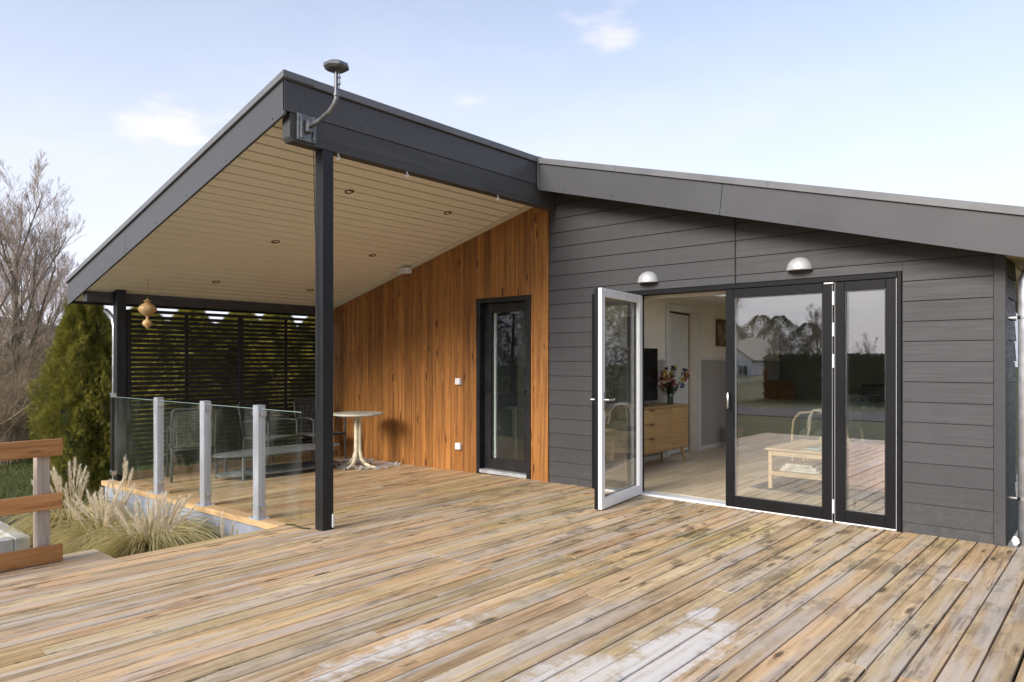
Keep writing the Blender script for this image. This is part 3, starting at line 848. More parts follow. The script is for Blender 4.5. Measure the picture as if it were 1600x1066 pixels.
def screw_y(x, z, y): scw.tube([(x, y + .002, z), (x, y - .004, z)], .007, 6)
for x in (-4.6, -4.15, -3.65, -3.03, -2.92, -2.2, -1.55, -0.8, -0.05): screw_y(x, rk(x) - .285, YF)
# ridge fascia along the right side of the terrace roof
def xpanel(name, ya, yb, za, zb, x0, x1, mat, c=.002): return part(name, MB().box(x0, x1, ya, yb, za, zb, c), mat, house)
xpanel('fascia_panel', YF, -0.742, 3.340, 3.572, .100, .1185, M['fascia'])
xpanel('fascia_panel', -0.738, YG - .004, 3.340, 3.572, .100, .1185, M['fascia'])
xpanel('roof_flashing', YF + .252, -1.7, 3.580, 3.6405, -.10, .1455, M['flash'])
xpanel('roof_flashing', -1.698, YG - .03, 3.580, 3.6405, -.10, .1455, M['flash'])
def screw_x(y, z, x=.1185): scw.tube([(x - .002, y, z), (x + .004, y, z)], .007, 6)
for y in (-3.35, -2.75, -2.1, -1.45, -0.8, -.68): screw_x(y, 3.385); screw_x(y, 3.54)
# gable fascia to the right
fpanel('fascia_panel', .124, 2.245, .062, .352, YG, YG + .022, M['fascia'], 'R', lean=.03)
fpanel('fascia_panel', 2.250, 4.86, .062, .352, YG, YG + .022, M['fascia'], 'R', lean=.03)
for a, b in ((.14, 1.14), (1.143, 2.70), (2.703, 4.87)):
    fpanel('roof_flashing', a, b, 0.0, .060, YG - .024, YG + .25, M['flash'], 'R')
for x in (.5, 1.1, 1.7, 2.19, 2.31, 2.95, 3.55, 4.1, 4.7): screw_y(x, rake(x) - .315, YG)
part('fascia_screw', scw, M['screw'], house)
part('roof_flashing', MB().box(.139, .150, YG - .026, YG + .25, 3.30, 3.642), M['flash'], house)
# beams and posts
bm1 = MB()
bm1.prism([(-3.425, 3.335), (-0.03, 3.335), (-0.03, 3.118), (-3.40, 3.118), (-3.425, 3.15)], lambda u, v: (0.004, u, v), lambda u, v: (.112, u, v))
part('beam', bm1, M['beam'], house, label='upper black beam under the roof ridge')
bm2 = MB().prism([(-3.44, 2.205), (-0.03, 2.205), (-0.03, 2.098), (-3.44, 2.098)], lambda u, v: (-4.33, u, v), lambda u, v: (-4.22, u, v))
part('beam', bm2, M['beam'], house, label='lower black beam above the slatted screen')
part('eave_board', MB().box(-4.72, -4.345, -3.455, -.03, 2.02, 2.036, .002), M['soffit'], house) if False else None
part('eave_fascia', MB().box(-4.762, -4.742, YF + .022, 7.0, 2.098, 2.385, .002), M['fascia'], house)
part('post', MB().box(0.0, .108, -3.125, -3.017, 0.0, 3.117, .005), M['black'], house, label='tall black post carrying the ridge beam')
part('post', MB().box(-4.23, -4.12, -3.15, -3.04, -.14, 2.25, .005), M['black'], house, label='short black post at the far corner of the terrace')

# --- terrace door in the pine wall
tdm = MB()
x0, x1, zt = -1.142, -0.265, 2.167
for (a, b, c_, d) in ((x0, x0 + .055, -.02, zt), (x1 - .055, x1, -.02, zt)):
    tdm.box(a, b, -.030, .13, c_, d, .003)
tdm.box(x0 + .055, x1 - .055, -.030, .13, zt - .055, zt, .003)
td = part('terrace_door', tdm, M['blackframe'], house, label='narrow black glazed door in the pine wall')
a, b, lo, hi = x0 + .06, x1 - .06, .05, zt - .06
lf = MB()
lf.box(a, a + .105, .055, .115, lo, hi, .004); lf.box(b - .105, b, .055, .115, lo, hi, .004)
lf.box(a + .105, b - .105, .056, .114, lo, lo + .13, .004); lf.box(a + .105, b - .105, .056, .114, hi - .115, hi, .004)
part('leaf_frame', lf, M['blackframe'], td)
part('pane', MB().box(a + .10, b - .10, .080, .096, lo + .12, hi - .11), M['doorglass'], td)
part('threshold', MB().box(x0 + .056, x1 - .056, -.035, .12, 0.0, .045, .004), M['galv'], td)
hd = MB().tube([(b - .05, .05, 1.03), (b - .05, .00, 1.03), (b - .16, .00, 1.03)], .009, 8)
hd.box(b - .066, b - .034, .046, .055, .9, 1.1)
part('handle', hd, M['blackmetal'], td)
part('inner_edge', MB().box(a + .106, a + .135, .118, .15, lo + .1, hi - .1, .003), M['whiteframe'], td)

# --- french doors with side lights
fm = MB()
FX0, FX1, FT = 0.618, 3.662, 2.118
fm.box(FX0, FX0 + .035, -.035, .10, -.005, FT, .003); fm.box(FX1 - .035, FX1, -.035, .10, -.005, FT, .003)
fm.box(FX0 + .035, FX1 - .035, -.035, .10, FT - .045, FT, .003)
fm.box(3.1275, 3.1485, -.037, .08, .0, FT - .047, .002); fm.box(1.155, 1.205, -.028, .08, .0, FT - .047, .002)
fd = part('folding_door', fm, M['doorframe'], house, label='anthracite double glazed doors with side lights, left leaf swung open')
part('threshold', MB().box(FX0 + .036, FX1 - .036, -.036, .14, 0.0, .022, .004), M['whiteframe'], fd)
part('inner_lining', MB().box(FX0 + .036, FX1 - .036, .101, .17, FT - .075, FT - .002), M['trimcream'], fd)
def leaf(xa, xb, M4=None, y0=-.042, prof=.078, lo=.014, hi=FT - .05, bead=True):
    mb = MB()
    zb = prof + .02
    for A in ((xa, xa + prof, y0, y0 + .035, lo, hi), (xb - prof, xb, y0, y0 + .035, lo, hi), (xa + prof, xb - prof, y0 + .001, y0 + .034, lo, lo + zb), (xa + prof, xb - prof, y0 + .001, y0 + .034, hi - prof, hi)):
        mb.box(*A, .003, M4)
    part('leaf_frame', mb, M['doorframe'], fd)
    ib = MB()
    for A in ((xa + .004, xa + prof, y0 + .036, y0 + .074, lo, hi), (xb - prof, xb - .004, y0 + .036, y0 + .074, lo, hi), (xa + prof, xb - prof, y0 + .037, y0 + .073, lo, lo + zb), (xa + prof, xb - prof, y0 + .037, y0 + .073, hi - prof, hi)):
        ib.box(*A, .004, M4)
    part('inner_frame', ib, M['whiteframe'], fd)
    part('pane', MB().box(xa + prof - .006, xb - prof + .006, y0 + .022, y0 + .050, lo + zb - .006, hi - prof + .006, 0, M4), M['glazing'], fd)
    gk = MB()
    g = .009
    for A in ((xa + prof, xa + prof + g, y0 + .006, y0 + .021, lo + zb, hi - prof), (xb - prof - g, xb - prof, y0 + .006, y0 + .021, lo + zb, hi - prof),
              (xa + prof + g, xb - prof - g, y0 + .006, y0 + .021, lo + zb, lo + zb + g), (xa + prof + g, xb - prof - g, y0 + .006, y0 + .021, hi - prof - g, hi - prof)):
        gk.box(*A, 0, M4)
    part('gasket', gk, M['blackframe'], fd)
leaf(2.160, 3.1255)
leaf(3.1505, 3.6255)
leaf(0.656, 1.152)
ang = math.atan2(.147, .994)
MO = Matrix.Translation((1.24, -.01, 0)) @ Matrix.Rotation(-(math.pi / 2 - ang), 4, 'Z')
leaf(0.0, 0.985, MO, y0=-.074)
# white seals round the leaves
se = MB()
se.box(3.1258, 3.1272, -.038, -.030, .012, FT - .05); se.box(3.1488, 3.1502, -.044, -.030, .012, FT - .05)
se.box(3.6256, 3.6274, -.044, -.030, .012, FT - .05)
part('seal', se, M['whiteframe'], fd)
for z in (1.93, 1.66, 1.39, .14):
    part('hinge', MB().box(3.130, 3.146, -.058, -.038, z - .06, z + .06, .004), M['white'], fd)
part('hinge', MB().box(3.06, 3.14, -.055, -.044, 2.055, 2.068, .003), M['white'], fd)
def lever(M4, side):
    mb = MB()
    s = side
    pts = [(.94, s * .0, 1.03), (.94, s * .055, 1.03), (.93, s * .06, 1.03), (.82, s * .058, 1.03)]
    mb.tube([M4 @ Vector(p) for p in pts], .009, 8)
    mb.box(.925, .955, min(0, s * .012), max(0, s * .012), .93, 1.10, .003, M4)
    return mb
part('handle', lever(MO, 1), M['chrome'], fd, smooth=40)
part('handle', lever(MO @ Matrix.Translation((0, -.074, 0)), -1), M['chrome'], fd, smooth=40)
ph = MB()
ph.tube([(2.20, -.045, 1.09), (2.20, -.085, 1.09), (2.205, -.095, 1.075), (2.205, -.095, .965), (2.20, -.085, .95), (2.20, -.045, .95)], .009, 8)
part('handle', ph, M['chrome'], fd, smooth=40)

# ------------------------------------------------------------------ room behind the glass
FZ = 0.02
room_floor = structure('room_floor', MB().box(0.16, 4.24, 0.165, 6.9, -.30, FZ - .013), M['roomdark'])
cache = {}
pm = {}
x = 0.17
row = 0
while x < 4.2:
    y = 0.165 - random.uniform(0.0, 1.1)
    while y < 6.85:
        a, b = max(y, .17), min(y + 1.28, 6.88)
        if b - a > .05:
            L = round(b - a, 2)
            if L not in pm:
                pm[L] = MB().box(0, .187, 0, L - .002, -.011, 0, .0015).mesh('floor_plank'); fix_normals(pm[L])
            o = part('floor_plank', pm[L], M['laminate'], room_floor, world=False)
            o.location = (x, a, FZ)
        y += 1.28
    x += .189
part('ceiling', MB().box(0.0, 4.249, 0.161, .659, 2.30, 2.38).box(0.0, 4.249, 3.041, 6.9, 2.30, 2.38).box(0.0, .659, .659, 3.041, 2.30, 2.38).box(3.841, 4.249, .659, 3.041, 2.30, 2.38), M['ceiling'], house)
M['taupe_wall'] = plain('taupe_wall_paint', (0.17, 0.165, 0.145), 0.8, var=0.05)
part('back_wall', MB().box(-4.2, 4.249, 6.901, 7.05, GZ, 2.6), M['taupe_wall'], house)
iw = MB()
iw.box(-.08, .05, .165, 2.70, -.1, 2.299); iw.box(-.08, .05, 2.70, 3.58, 2.12, 2.299); iw.box(-.08, .05, 3.58, 6.9, -.1, 2.299)
part('partition_wall', iw, M['cream_wall'], house)
wp = MB().box(0.051, .066, -.0475, .0475, FZ + .07, 1.40, .004).mesh('panel_board'); fix_normals(wp)
for y in list(np.arange(.22, 2.60, .10)) + list(np.arange(3.73, 6.85, .10)):
    o = part('panel_board', wp, M['wainscot'], house, world=False); o.location = (0, y, 0)
for a, b in ((.17, 2.60), (3.68, 6.89)):
    part('skirting', MB().box(.051, .070, a, b, FZ, FZ + .068, .003), M['roomdoor'], house)
    part('dado_rail', MB().box(.051, .078, a, b, 1.402, 1.438, .004), M['roomdoor'], house)
for (ya, yb, za, zb) in ((2.605, 2.70, FZ, 2.115), (3.58, 3.675, FZ, 2.115), (2.605, 3.675, 2.118, 2.215)):
    part('architrave', MB().box(.052, .075, ya, yb, za, zb, .004), M['roomdoor'], house)
ajar = MB().box(-.04, -.0, 0, .84, FZ + .01, 2.09, .004, Matrix.Translation((.03, 2.715, 0)) @ Matrix.Rotation(R(7), 4, 'Z'))
part('room_door', ajar, M['roomdoor'], house)
lobby = MB()
lobby.box(-2.2, -2.1, 2.0, 4.6, -.1, 2.3); lobby.box(-2.1, -.081, 4.5, 4.6, -.1, 2.3); lobby.box(-2.1, -.081, 2.0, 2.1, -.1, 2.3); lobby.box(-2.2, -.081, 2.0, 4.6, 2.301, 2.4)
part('lobby_wall', lobby, M['cream_wall'], house)
part('lobby_floor', MB().box(-4.2, .159, .165, 6.9, -.2, FZ - .004), M['laminate'], house)
part('added_side_window', MB().box(4.28, 4.30, .62, 6.4, .32, 2.16), M['railglass'], house)  # window added out of view for more daylight in the living room
# furniture
sb = thing('sideboard', 'low oak sideboard with splayed legs along the inner wall, seen through the open door', 'sideboard', (.30, 1.6, FZ))
cb = MB(); cb.box(.085, .495, .84, 2.42, .20 + FZ, .765 + FZ, .004)
part('carcass', cb, M['oak'], sb)
part('top', MB().box(.08, .505, .835, 2.425, .767 + FZ, .79 + FZ, .004), M['oak'], sb)
for a, b in ((1.50, 1.955), (1.962, 2.412)):
    part('door', MB().box(.496, .512, a, b, .225 + FZ, .755 + FZ, .003), M['oak'], sb)
for k in range(3):
    d = part('drawer', MB().box(.496, .512, .85, 1.493, .225 + FZ + k * .178, .225 + FZ + k * .178 + .172, .003), M['oak'], sb)
    part('handle', MB().box(.513, .530, 1.38, 1.48, .225 + FZ + k * .178 + .158, .225 + FZ + k * .178 + .170), M['teak'], d)
for (x, y, dx, dy) in ((.45, 2.33, .03, .06), (.14, 2.33, -.02, .06), (.45, .93, .03, -.06), (.14, .93, -.02, -.06)):
    part('leg', MB().tube([(x, y, .20 + FZ), (x + dx, y + dy, FZ)], [.024, .014], 8), M['oak'], sb)
tv = thing('television', 'black flat television standing on the oak sideboard', 'television', (.25, 1.4, .81))
part('screen', MB().box(.235, .275, .80, 2.0, .87, 1.56, .004), M['tv'], tv)
part('stand', MB().box(.17, .36, 1.2, 1.6, .81, .822, .003).box(.24, .27, 1.37, 1.43, .82, .88), M['tv'], tv)
va = thing('flower_vase', 'glass vase with a mixed bouquet of red, yellow and blue flowers on the sideboard', 'vase', (.34, 2.22, .811))
part('vase', MB().lathe([(.0, .0), (.042, .0), (.046, .02), (.036, .10), (.052, .20), (.050, .20), (.033, .10), (.042, .02), (0, .015)], 20, (.34, 2.22, .811)), M['vase'], va, smooth=True)
sm = MB(); lv = MB(); blooms = []
for i in range(46):
    a, t_ = random.uniform(0, 6.28), random.uniform(.05, .28)
    top = Vector((.34 + math.cos(a) * t_, 2.22 + math.sin(a) * t_ * 1.0, .811 + random.uniform(.26, .52) - t_ * .25))
    base = Vector((.34 + random.uniform(-.02, .02), 2.22 + random.uniform(-.02, .02), .86))
    sm.tube([base, base.lerp(top, .55) + Vector((0, 0, .05)), top], .0025, 4)
    if i < 30:
        mb = MB(); blooms.append((i % 6, mb))
        for q in range(14):
            d = Vector((random.gauss(0, 1), random.gauss(0, 1), random.gauss(0, 1))).normalized()
            s_ = d.cross(Vector((.3, .2, .9))).normalized() * .022
            r = random.uniform(.045, .075)
            mb.add([top, top + d * r * .6 + s_, top + d * r, top + d * r * .6 - s_], [(0, 1, 2, 3)])
    for q in range(3):
        p = base.lerp(top, random.uniform(.5, .9)); d = Vector((random.gauss(0, 1), random.gauss(0, 1), random.uniform(-.3, .8))).normalized(); s_ = d.cross(Vector((0, 0, 1))).normalized() * .012
        lv.add([p, p + d * .04 + s_, p + d * .09, p + d * .04 - s_], [(0, 1, 2, 3)])
part('stems', sm, M['leafgreen'], va, kind='stuff'); part('foliage', lv, M['leafgreen'], va, kind='stuff', fixn=False)
for i, mb in blooms: part('flower', mb, M['petal%d' % i], va, fixn=False)
def picture(name, label, y0, y1, z0, z1, wall='x', x=.052, mat='picture'):
    t = thing(name, label, 'picture', (x, (y0 + y1) / 2, z0))
    f = MB(); w = .03
    if wall == 'x':
        for A in ((x, x + .025, y0, y0 + w, z0, z1), (x, x + .025, y1 - w, y1, z0, z1), (x, x + .025, y0 + w, y1 - w, z0, z0 + w), (x, x + .025, y0 + w, y1 - w, z1 - w, z1)): f.box(*A, .003)
        p = MB().box(x, x + .012, y0 + w, y1 - w, z0 + w, z1 - w)
    else:
        for A in ((y0, y0 + w, x - .025, x, z0, z1), (y1 - w, y1, x - .025, x, z0, z1), (y0 + w, y1 - w, x - .025, x, z0, z0 + w), (y0 + w, y1 - w, x - .025, x, z1 - w, z1)): f.box(*A, .003)
        p = MB().box(y0 + w, y1 - w, x - .012, x, z0 + w, z1 - w)
    part('frame', f, M['teak'], t); part('print', p, M[mat], t)
picture('picture', 'wood framed picture on the cream wall above the panelling by the doorway', 4.22, 4.72, 1.63, 2.06)
picture('picture', 'small upright framed picture on the back wall behind the glass', 1.10, 1.36, 1.55, 1.95, 'y', 6.90)
picture('picture', 'wide dark framed picture on the back wall seen through the narrow pane', 2.9, 3.7, 1.45, 1.72, 'y', 6.90)
pp = thing('potted_plant', 'tall dark houseplant in a terracotta pot by the panelling', 'plant', (.30, 4.38, FZ))
part('pot', MB().lathe([(0, 0), (.095, 0), (.125, .30), (.13, .30), (.13, .33), (.11, .33), (.105, .28), (0, .27)], 18, (.30, 4.38, FZ)), M['terracotta'], pp, smooth=40)
part('saucer', MB().lathe([(0, 0), (.17, 0), (.185, .02), (0, .015)], 18, (.30, 4.38, FZ + .001)), M['white'], pp)
lf = MB(); ts = MB()
for i in range(60):
    a = random.uniform(0, 6.28); z = FZ + random.uniform(.4, 1.25); b = Vector((.30, 4.38, z)); d = Vector((math.cos(a), math.sin(a), random.uniform(-.2, .7))).normalized(); s_ = d.cross(Vector((0, 0, 1))).normalized() * .02
    L = random.uniform(.08, .16)
    lf.add([b, b + d * L * .5 + s_, b + d * L, b + d * L * .5 - s_], [(0, 1, 2, 3)])
ts.tube([(.30, 4.38, FZ + .27), (.31, 4.37, .8), (.30, 4.39, 1.28)], .012, 6)
part('foliage', lf, M['leafgreen'], pp, kind='stuff', fixn=False); part('stem', ts, M['teak'], pp)
cbn = thing('cabinet', 'dark teak cabinet with drawers against the far inner wall', 'cabinet', (.3, 5.5, FZ))
part('carcass', MB().box(.085, .52, 4.72, 6.35, .06 + FZ, 1.02 + FZ, .004), M['teak'], cbn)
for k in range(4):
    for a in (4.76, 5.56):
        d = part('drawer', MB().box(.521, .535, a, a + .76, .10 + FZ + k * .225, .10 + FZ + k * .225 + .21, .003), M['teak'], cbn)
        part('handle', MB().box(.536, .55, a + .34, a + .42, .10 + FZ + k * .225 + .1, .10 + FZ + k * .225 + .115), M['blackmetal'], d)
part('plinth', MB().box(.1, .5, 4.76, 6.3, FZ, .06 + FZ), M['teak'], cbn)
bw = thing('round_bowl', 'round brown bowl standing on the teak cabinet', 'bowl', (.30, 5.3, 1.04))
part('bowl', MB().lathe([(0, 0), (.06, 0), (.14, .06), (.16, .14), (.13, .22), (.07, .26), (.0, .26)], 20, (.30, 5.3, 1.041)), M['terracotta'], bw, smooth=True)
bc = thing('media_cabinet', 'black low cabinet against the back wall of the room', 'cabinet', (2.1, 6.65, FZ))
part('carcass', MB().box(1.62, 2.55, 6.45, 6.88, FZ, 1.0, .004), M['tv'], bc)
for k in range(2): part('door', MB().box(1.63 + k * .46, 2.08 + k * .46, 6.436, 6.449, .08, .97, .003), M['blackmetal'], bc)
ct = thing('coffee_table', 'pale birch coffee table with a lower shelf on the dark rug', 'table', (2.45, 1.6, FZ))
tx0, tx1, ty0, ty1 = 2.13, 2.77, 1.08, 2.15
part('tabletop', MB().box(tx0 - .03, tx1 + .03, ty0 - .03, ty1 + .03, .44, .462, .006), M['birch'], ct)
ap = MB(); ap.box(tx0 + .045, tx1 - .045, ty0, ty0 + .02, .385, .438).box(tx0 + .045, tx1 - .045, ty1 - .02, ty1, .385, .438).box(tx0, tx0 + .02, ty0 + .045, ty1 - .045, .385, .438)
part('apron', ap, M['birch'], ct)
part('shelf', MB().box(tx0 + .01, tx1 - .01, ty0 - .002, ty1, .17, .215, .004), M['birch'], ct)
for x in (tx0 + .02, tx1 - .02):
    for y in (ty0 + .02, ty1 - .02): part('leg', MB().box(x - .02, x + .02, y - .02, y + .02, FZ + .012, .438, .004), M['birch'], ct)
bk_ = thing('book_stack', 'pile of books and papers on the coffee table shelf', 'books', (2.5, 1.3, .216))
for k in range(3): part('book', MB().box(2.22 + .03 * k, 2.64 - .04 * k, 1.16, 1.46, .217 + k * .028, .243 + k * .028, .002), M['book'], bk_)
ty = tag(part('tray', MB().box(2.48, 2.86, 1.15, 1.42, .463, .485, .004), M['slate']), 'blue grey magazine lying on the coffee table', 'magazine')
fb = thing('flower_bowl', 'small bowl of yellow green blossom on the coffee table', 'flowers', (2.62, 1.50, .463))
part('bowl', MB().lathe([(0, 0), (.05, 0), (.08, .05), (.075, .05), (.045, .008), (0, .008)], 18, (2.62, 1.50, .463)), M['white'], fb, smooth=True)
bl = MB()
for i in range(150):
    d = Vector((random.gauss(0, 1), random.gauss(0, 1), abs(random.gauss(0, 1)))).normalized(); c_ = Vector((2.62, 1.50, .50)) + d * random.uniform(.04, .11); s_ = d.cross(Vector((.2, .5, .8))).normalized() * .018
    u_ = d.cross(s_).normalized() * .018
    bl.add([c_ - s_, c_ + u_, c_ + s_, c_ - u_ + d * .01], [(0, 1, 2, 3)])
part('blossom', bl, M['yellowflower'], fb)
rg = thing('rug', 'dark grey brown rug with pale fringe under the coffee table', 'rug', (2.8, 1.9, FZ))
part('pile', MB().box(1.95, 4.1, 1.02, 3.0, FZ + .001, FZ + .011, .003), M['rug'], rg)
fg = MB()
for i in range(260):
    x = 1.95 + 2.15 * i / 260; fg.box(x, x + .004, 1.02 - random.uniform(.03, .05), 1.021, FZ + .002, FZ + .006)
for i in range(200):
    y = 1.02 + 1.95 * i / 200; fg.box(1.95 - random.uniform(.02, .03), 1.951, y, y + .004, FZ + .002, FZ + .006)
part('fringe', fg, M['fringe'], rg)
ac = thing('armchair', 'bentwood armchair with pale curved arms behind the coffee table', 'armchair', (2.35, 3.0, FZ))
for s in (0, .56):
    mb = MB()
    pts = [(2.02, 2.75 + s, FZ + .01), (2.01, 2.75 + s, .42), (2.03, 2.75 + s, .56), (2.10, 2.75 + s, .635), (2.24, 2.75 + s, .65), (2.52, 2.75 + s, .62), (2.66, 2.75 + s, .50), (2.74, 2.75 + s, FZ + .01)]
    for a, b in zip(pts[:-1], pts[1:]): mb.bar(a, b, .022, .05, .003, up=(.0, 1, 0))
    part('arm', mb, M['birch'], ac)
part('seat', MB().box(2.08, 2.68, 2.78, 3.28, .33, .45, .03), M['sofagrey'], ac)
part('backrest', MB().box(2.60, 2.70, 2.78, 3.28, .45, .84, .03), M['sofagrey'], ac)
sk = MB()
nx, ny = 16, 10
vs_ = []
for i in range(nx + 1):
    for j in range(ny + 1):
        u, v = i / nx, j / ny
        path = [(2.22, .40), (2.25, .62), (2.30, .685), (2.46, .675), (2.56, .60), (2.60, .42)]
        k = u * 5; a = min(int(k), 4); f = k - a
        px_ = path[a][0] + (path[a + 1][0] - path[a][0]) * f; pz_ = path[a][1] + (path[a + 1][1] - path[a][1]) * f
        wob = .03 * math.sin(u * 9) * (1 if j in (0, ny) else .2)
        vs_.append((px_ + random.uniform(-.006, .006), 2.65 + .22 * v + wob, pz_ + random.uniform(-.008, .008)))
fs_ = [(i * (ny + 1) + j, i * (ny + 1) + j + 1, (i + 1) * (ny + 1) + j + 1, (i + 1) * (ny + 1) + j) for i in range(nx) for j in range(ny)]
sk.add(vs_, fs_)
so = part('sheepskin', sk, M['fleece'], smooth=True)
md = so.modifiers.new('thick', 'SOLIDIFY'); md.thickness = .025
tag(so, 'cream sheepskin draped over the arm of the bentwood chair', 'sheepskin')
ac.location.x -= .22; ac.scale.z = 1.16; so.location.x -= .22; so.scale.z = 1.16
sf = thing('sofa', 'dusty pink sofa seen through the narrow right hand pane', 'sofa', (3.75, 1.6, FZ))
part('seat', MB().box(3.42, 4.18, .75, 2.4, .20, .44, .05), M['sofa'], sf)
part('backrest', MB().box(4.0, 4.2, .75, 2.4, .44, .85, .05), M['sofa'], sf)
part('armrest', MB().box(3.42, 4.18, .58, .75, .20, .62, .04), M['sofa'], sf); part('armrest', MB().box(3.42, 4.18, 2.4, 2.57, .20, .62, .04), M['sofa'], sf)
for x in (3.48, 4.12):
    for y in (.64, 2.5): part('leg', MB().tube([(x, y, .205), (x, y, FZ)], [.018, .012], 8), M['blackmetal'], sf)
cu = tag(part('cushion', MB().box(-.24, .24, -.06, .06, -.22, .22, .05, Matrix.Translation((3.86, 1.9, .67)) @ Matrix.Rotation(R(70), 4, 'Z') @ Matrix.Rotation(R(-20), 4, 'X')), M['cushion']), 'green cushion propped on the pink sofa', 'cushion')
sf.location.x -= .36; cu.location.x -= .36
fl = thing('reading_lamp', 'black arched reading lamp with a bell shade beside the sofa', 'lamp', (3.8, 2.9, FZ))
part('base', MB().lathe([(0, 0), (.15, 0), (.15, .02), (.02, .035), (0, .035)], 20, (3.9, 2.75, FZ)), M['blackmetal'], fl, smooth=40)
part('stem', MB().tube([(3.9, 2.75, FZ + .03), (3.9, 2.75, 1.12), (3.84, 2.66, 1.24), (3.66, 2.40, 1.235), (3.52, 2.22, 1.20)], .011, 8), M['blackmetal'], fl, smooth=True)
part('shade', MB().lathe([(.0, .10), (.035, .10), (.045, .03), (.085, -.03), (.13, -.12), (.125, -.12), (.08, -.03), (0, .02)], 20, (3.50, 2.19, 1.12)), M['blackmetal'], fl, smooth=True)
fl.location.x -= .70; fl.scale.z = .82
# kitchen behind the narrow door
kt = thing('tall_cupboard', 'dark tall cupboard with two steel handles behind the terrace door', 'cupboard', (-1.6, 3.2, FZ))
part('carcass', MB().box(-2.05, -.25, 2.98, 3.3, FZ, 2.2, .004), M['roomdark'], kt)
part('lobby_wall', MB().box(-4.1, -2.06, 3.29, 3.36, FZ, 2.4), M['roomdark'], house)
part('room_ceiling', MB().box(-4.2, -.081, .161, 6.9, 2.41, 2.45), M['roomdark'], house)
for k in range(2):
    d = part('door', MB().box(-2.04 + k * .9, -1.145 + k * .9, 2.965, 2.979, .1, 2.18, .003), M['roomdark'], kt)
    part('handle', MB().tube([(-1.19 + k * .09, 2.94, 1.0), (-1.19 + k * .09, 2.94, 1.28)], .009, 8), M['chrome'], d)
dt = thing('dining_table', 'white dining table behind the glass of the terrace door', 'table', (-.75, 1.3, FZ))
part('tabletop', MB().box(-1.6, -.25, 1.05, 1.75, .72, .75, .005), M['white'], dt)
for x in (-1.5, -.33):
    for y in (1.12, 1.68): part('leg', MB().box(x - .025, x + .025, y - .025, y + .025, FZ, .72, .003), M['white'], dt)

# ------------------------------------------------------------------ fittings on the house
def wall_lamp(x, z, label):
    t = thing('wall_lamp', label, 'lamp', (x, -.022, z), group='half dome wall lamps')
    prof = [(.112 * math.cos(a), .112 * math.sin(a) * .98) for a in np.linspace(0, math.pi / 2, 9)]
    mb = MB().lathe(prof, 20, (0, 0, 0), math.pi, 2 * math.pi, 1, .95)
    mb.lathe([(.112, 0), (.112, -.008), (.104, -.008)], 20, (0, 0, 0), math.pi, 2 * math.pi, 1, .95)
    part('shade', mb, M['silver'], t, smooth=50, world=False)
    part('lens', MB().lathe([(.102, -.006), (0, -.006)], 20, (0, 0, 0), math.pi, 2 * math.pi, 1, .95), M['lens'], t, world=False)
    part('backplate', MB().prism([(.108 * math.cos(a), .106 * math.sin(a)) for a in np.linspace(0, math.pi, 15)], lambda u, v: (u, -.003, v), lambda u, v: (u, .012, v)), M['silver'], t, world=False)
wall_lamp(1.315, 2.205, 'silver half dome wall lamp above the open white door leaf')
wall_lamp(2.846, 2.205, 'silver half dome wall lamp above the closed glazed door')
DL = [(-.84, -2.17, 'post and the beam, nearest the ridge'), (-.84, -.81, 'pine wall, nearest the ridge'), (-2.22, -2.17, 'middle of the ceiling at the open side'), (-2.22, -.81, 'middle of the ceiling by the pine wall'),
      (-3.61, -2.17, 'low eave at the open side'), (-3.61, -.81, 'low eave close behind the tall post')]
for x, y, s in DL:
    t = thing('downlight', 'recessed brown ceiling downlight near the ' + s, 'downlight', (x, y, soff(x)), group='recessed downlights in the terrace ceiling')
    t.rotation_euler = (0, -math.atan(LS), 0)
    part('ring', MB().lathe([(.030, -.001), (.034, -.006), (.048, -.004), (.050, .002)], 20), M['teak'], t, smooth=True, world=False)
    part('bulb', MB().lathe([(.0, .004), (.031, .003), (.031, .0)], 16), M['blackmetal'], t, world=False)
for z, l, c in ((1.13, 'small white outdoor switch high on the pine wall left of the door', 'switch'), (.30, 'small white outdoor socket low on the pine wall left of the door', 'socket')):
    t = thing('wall_' + c, l, c, (-1.445, -.02, z))
    part('box', MB().box(-.045, .045, -.045, .0, -.042, .042, .006), M['white'], t, world=False)
    part('cover', MB().box(-.036, .036, -.050, -.046, -.036, .034, .002), M['white'], t, world=False)
t = thing('floodlight', 'white floodlight box mounted under the ceiling trim on the pine wall', 'floodlight', (-2.42, -.06, 2.62))
part('body', MB().box(-.085, .085, -.09, .015, -.035, .045, .008), M['white'], t, world=False)
part('lens', MB().box(-.07, .07, -.097, -.0905, -.025, .03), M['lens'], t, world=False)
for y, l in ((-2.97, 'beside the tall black post'), (-2.224, 'under the middle of the ridge beam'), (-.994, 'under the ridge beam near the pine wall')):
    t = thing('cable_hook', 'small white cable hook ' + l, 'hook', (.10, y, 3.118), group='white hooks under the ridge beam')
    mb = MB().tube([(0, 0, .003), (0, 0, -.02)] + [(0, .016 * math.sin(a), -.036 + .016 * math.cos(a)) for a in np.linspace(0, 4.6, 10)], .005, 6)
    part('hook', mb, M['white'], t, world=False)
ms = thing('mast', 'grey bent mast with flat octagonal cap clamped to the ridge beam', 'mast', (.114, -3.33, 3.20))
part('bracket', MB().box(.113, .135, -3.37, -3.20, 3.135, 3.345, .004).box(.135, .185, -3.31, -3.26, 3.20, 3.30, .006).box(.136, .150, -3.35, -3.33, 3.15, 3.32, .003).box(.136, .150, -3.24, -3.22, 3.15, 3.32, .003), M['mast'], ms)
part('arm', MB().tube([(.18, -3.285, 3.245), (.30, -3.285, 3.265), (.44, -3.285, 3.305), (.50, -3.285, 3.345), (.525, -3.285, 3.38), (.525, -3.285, 3.41)], .018, 12), M['mast'], ms, smooth=True)
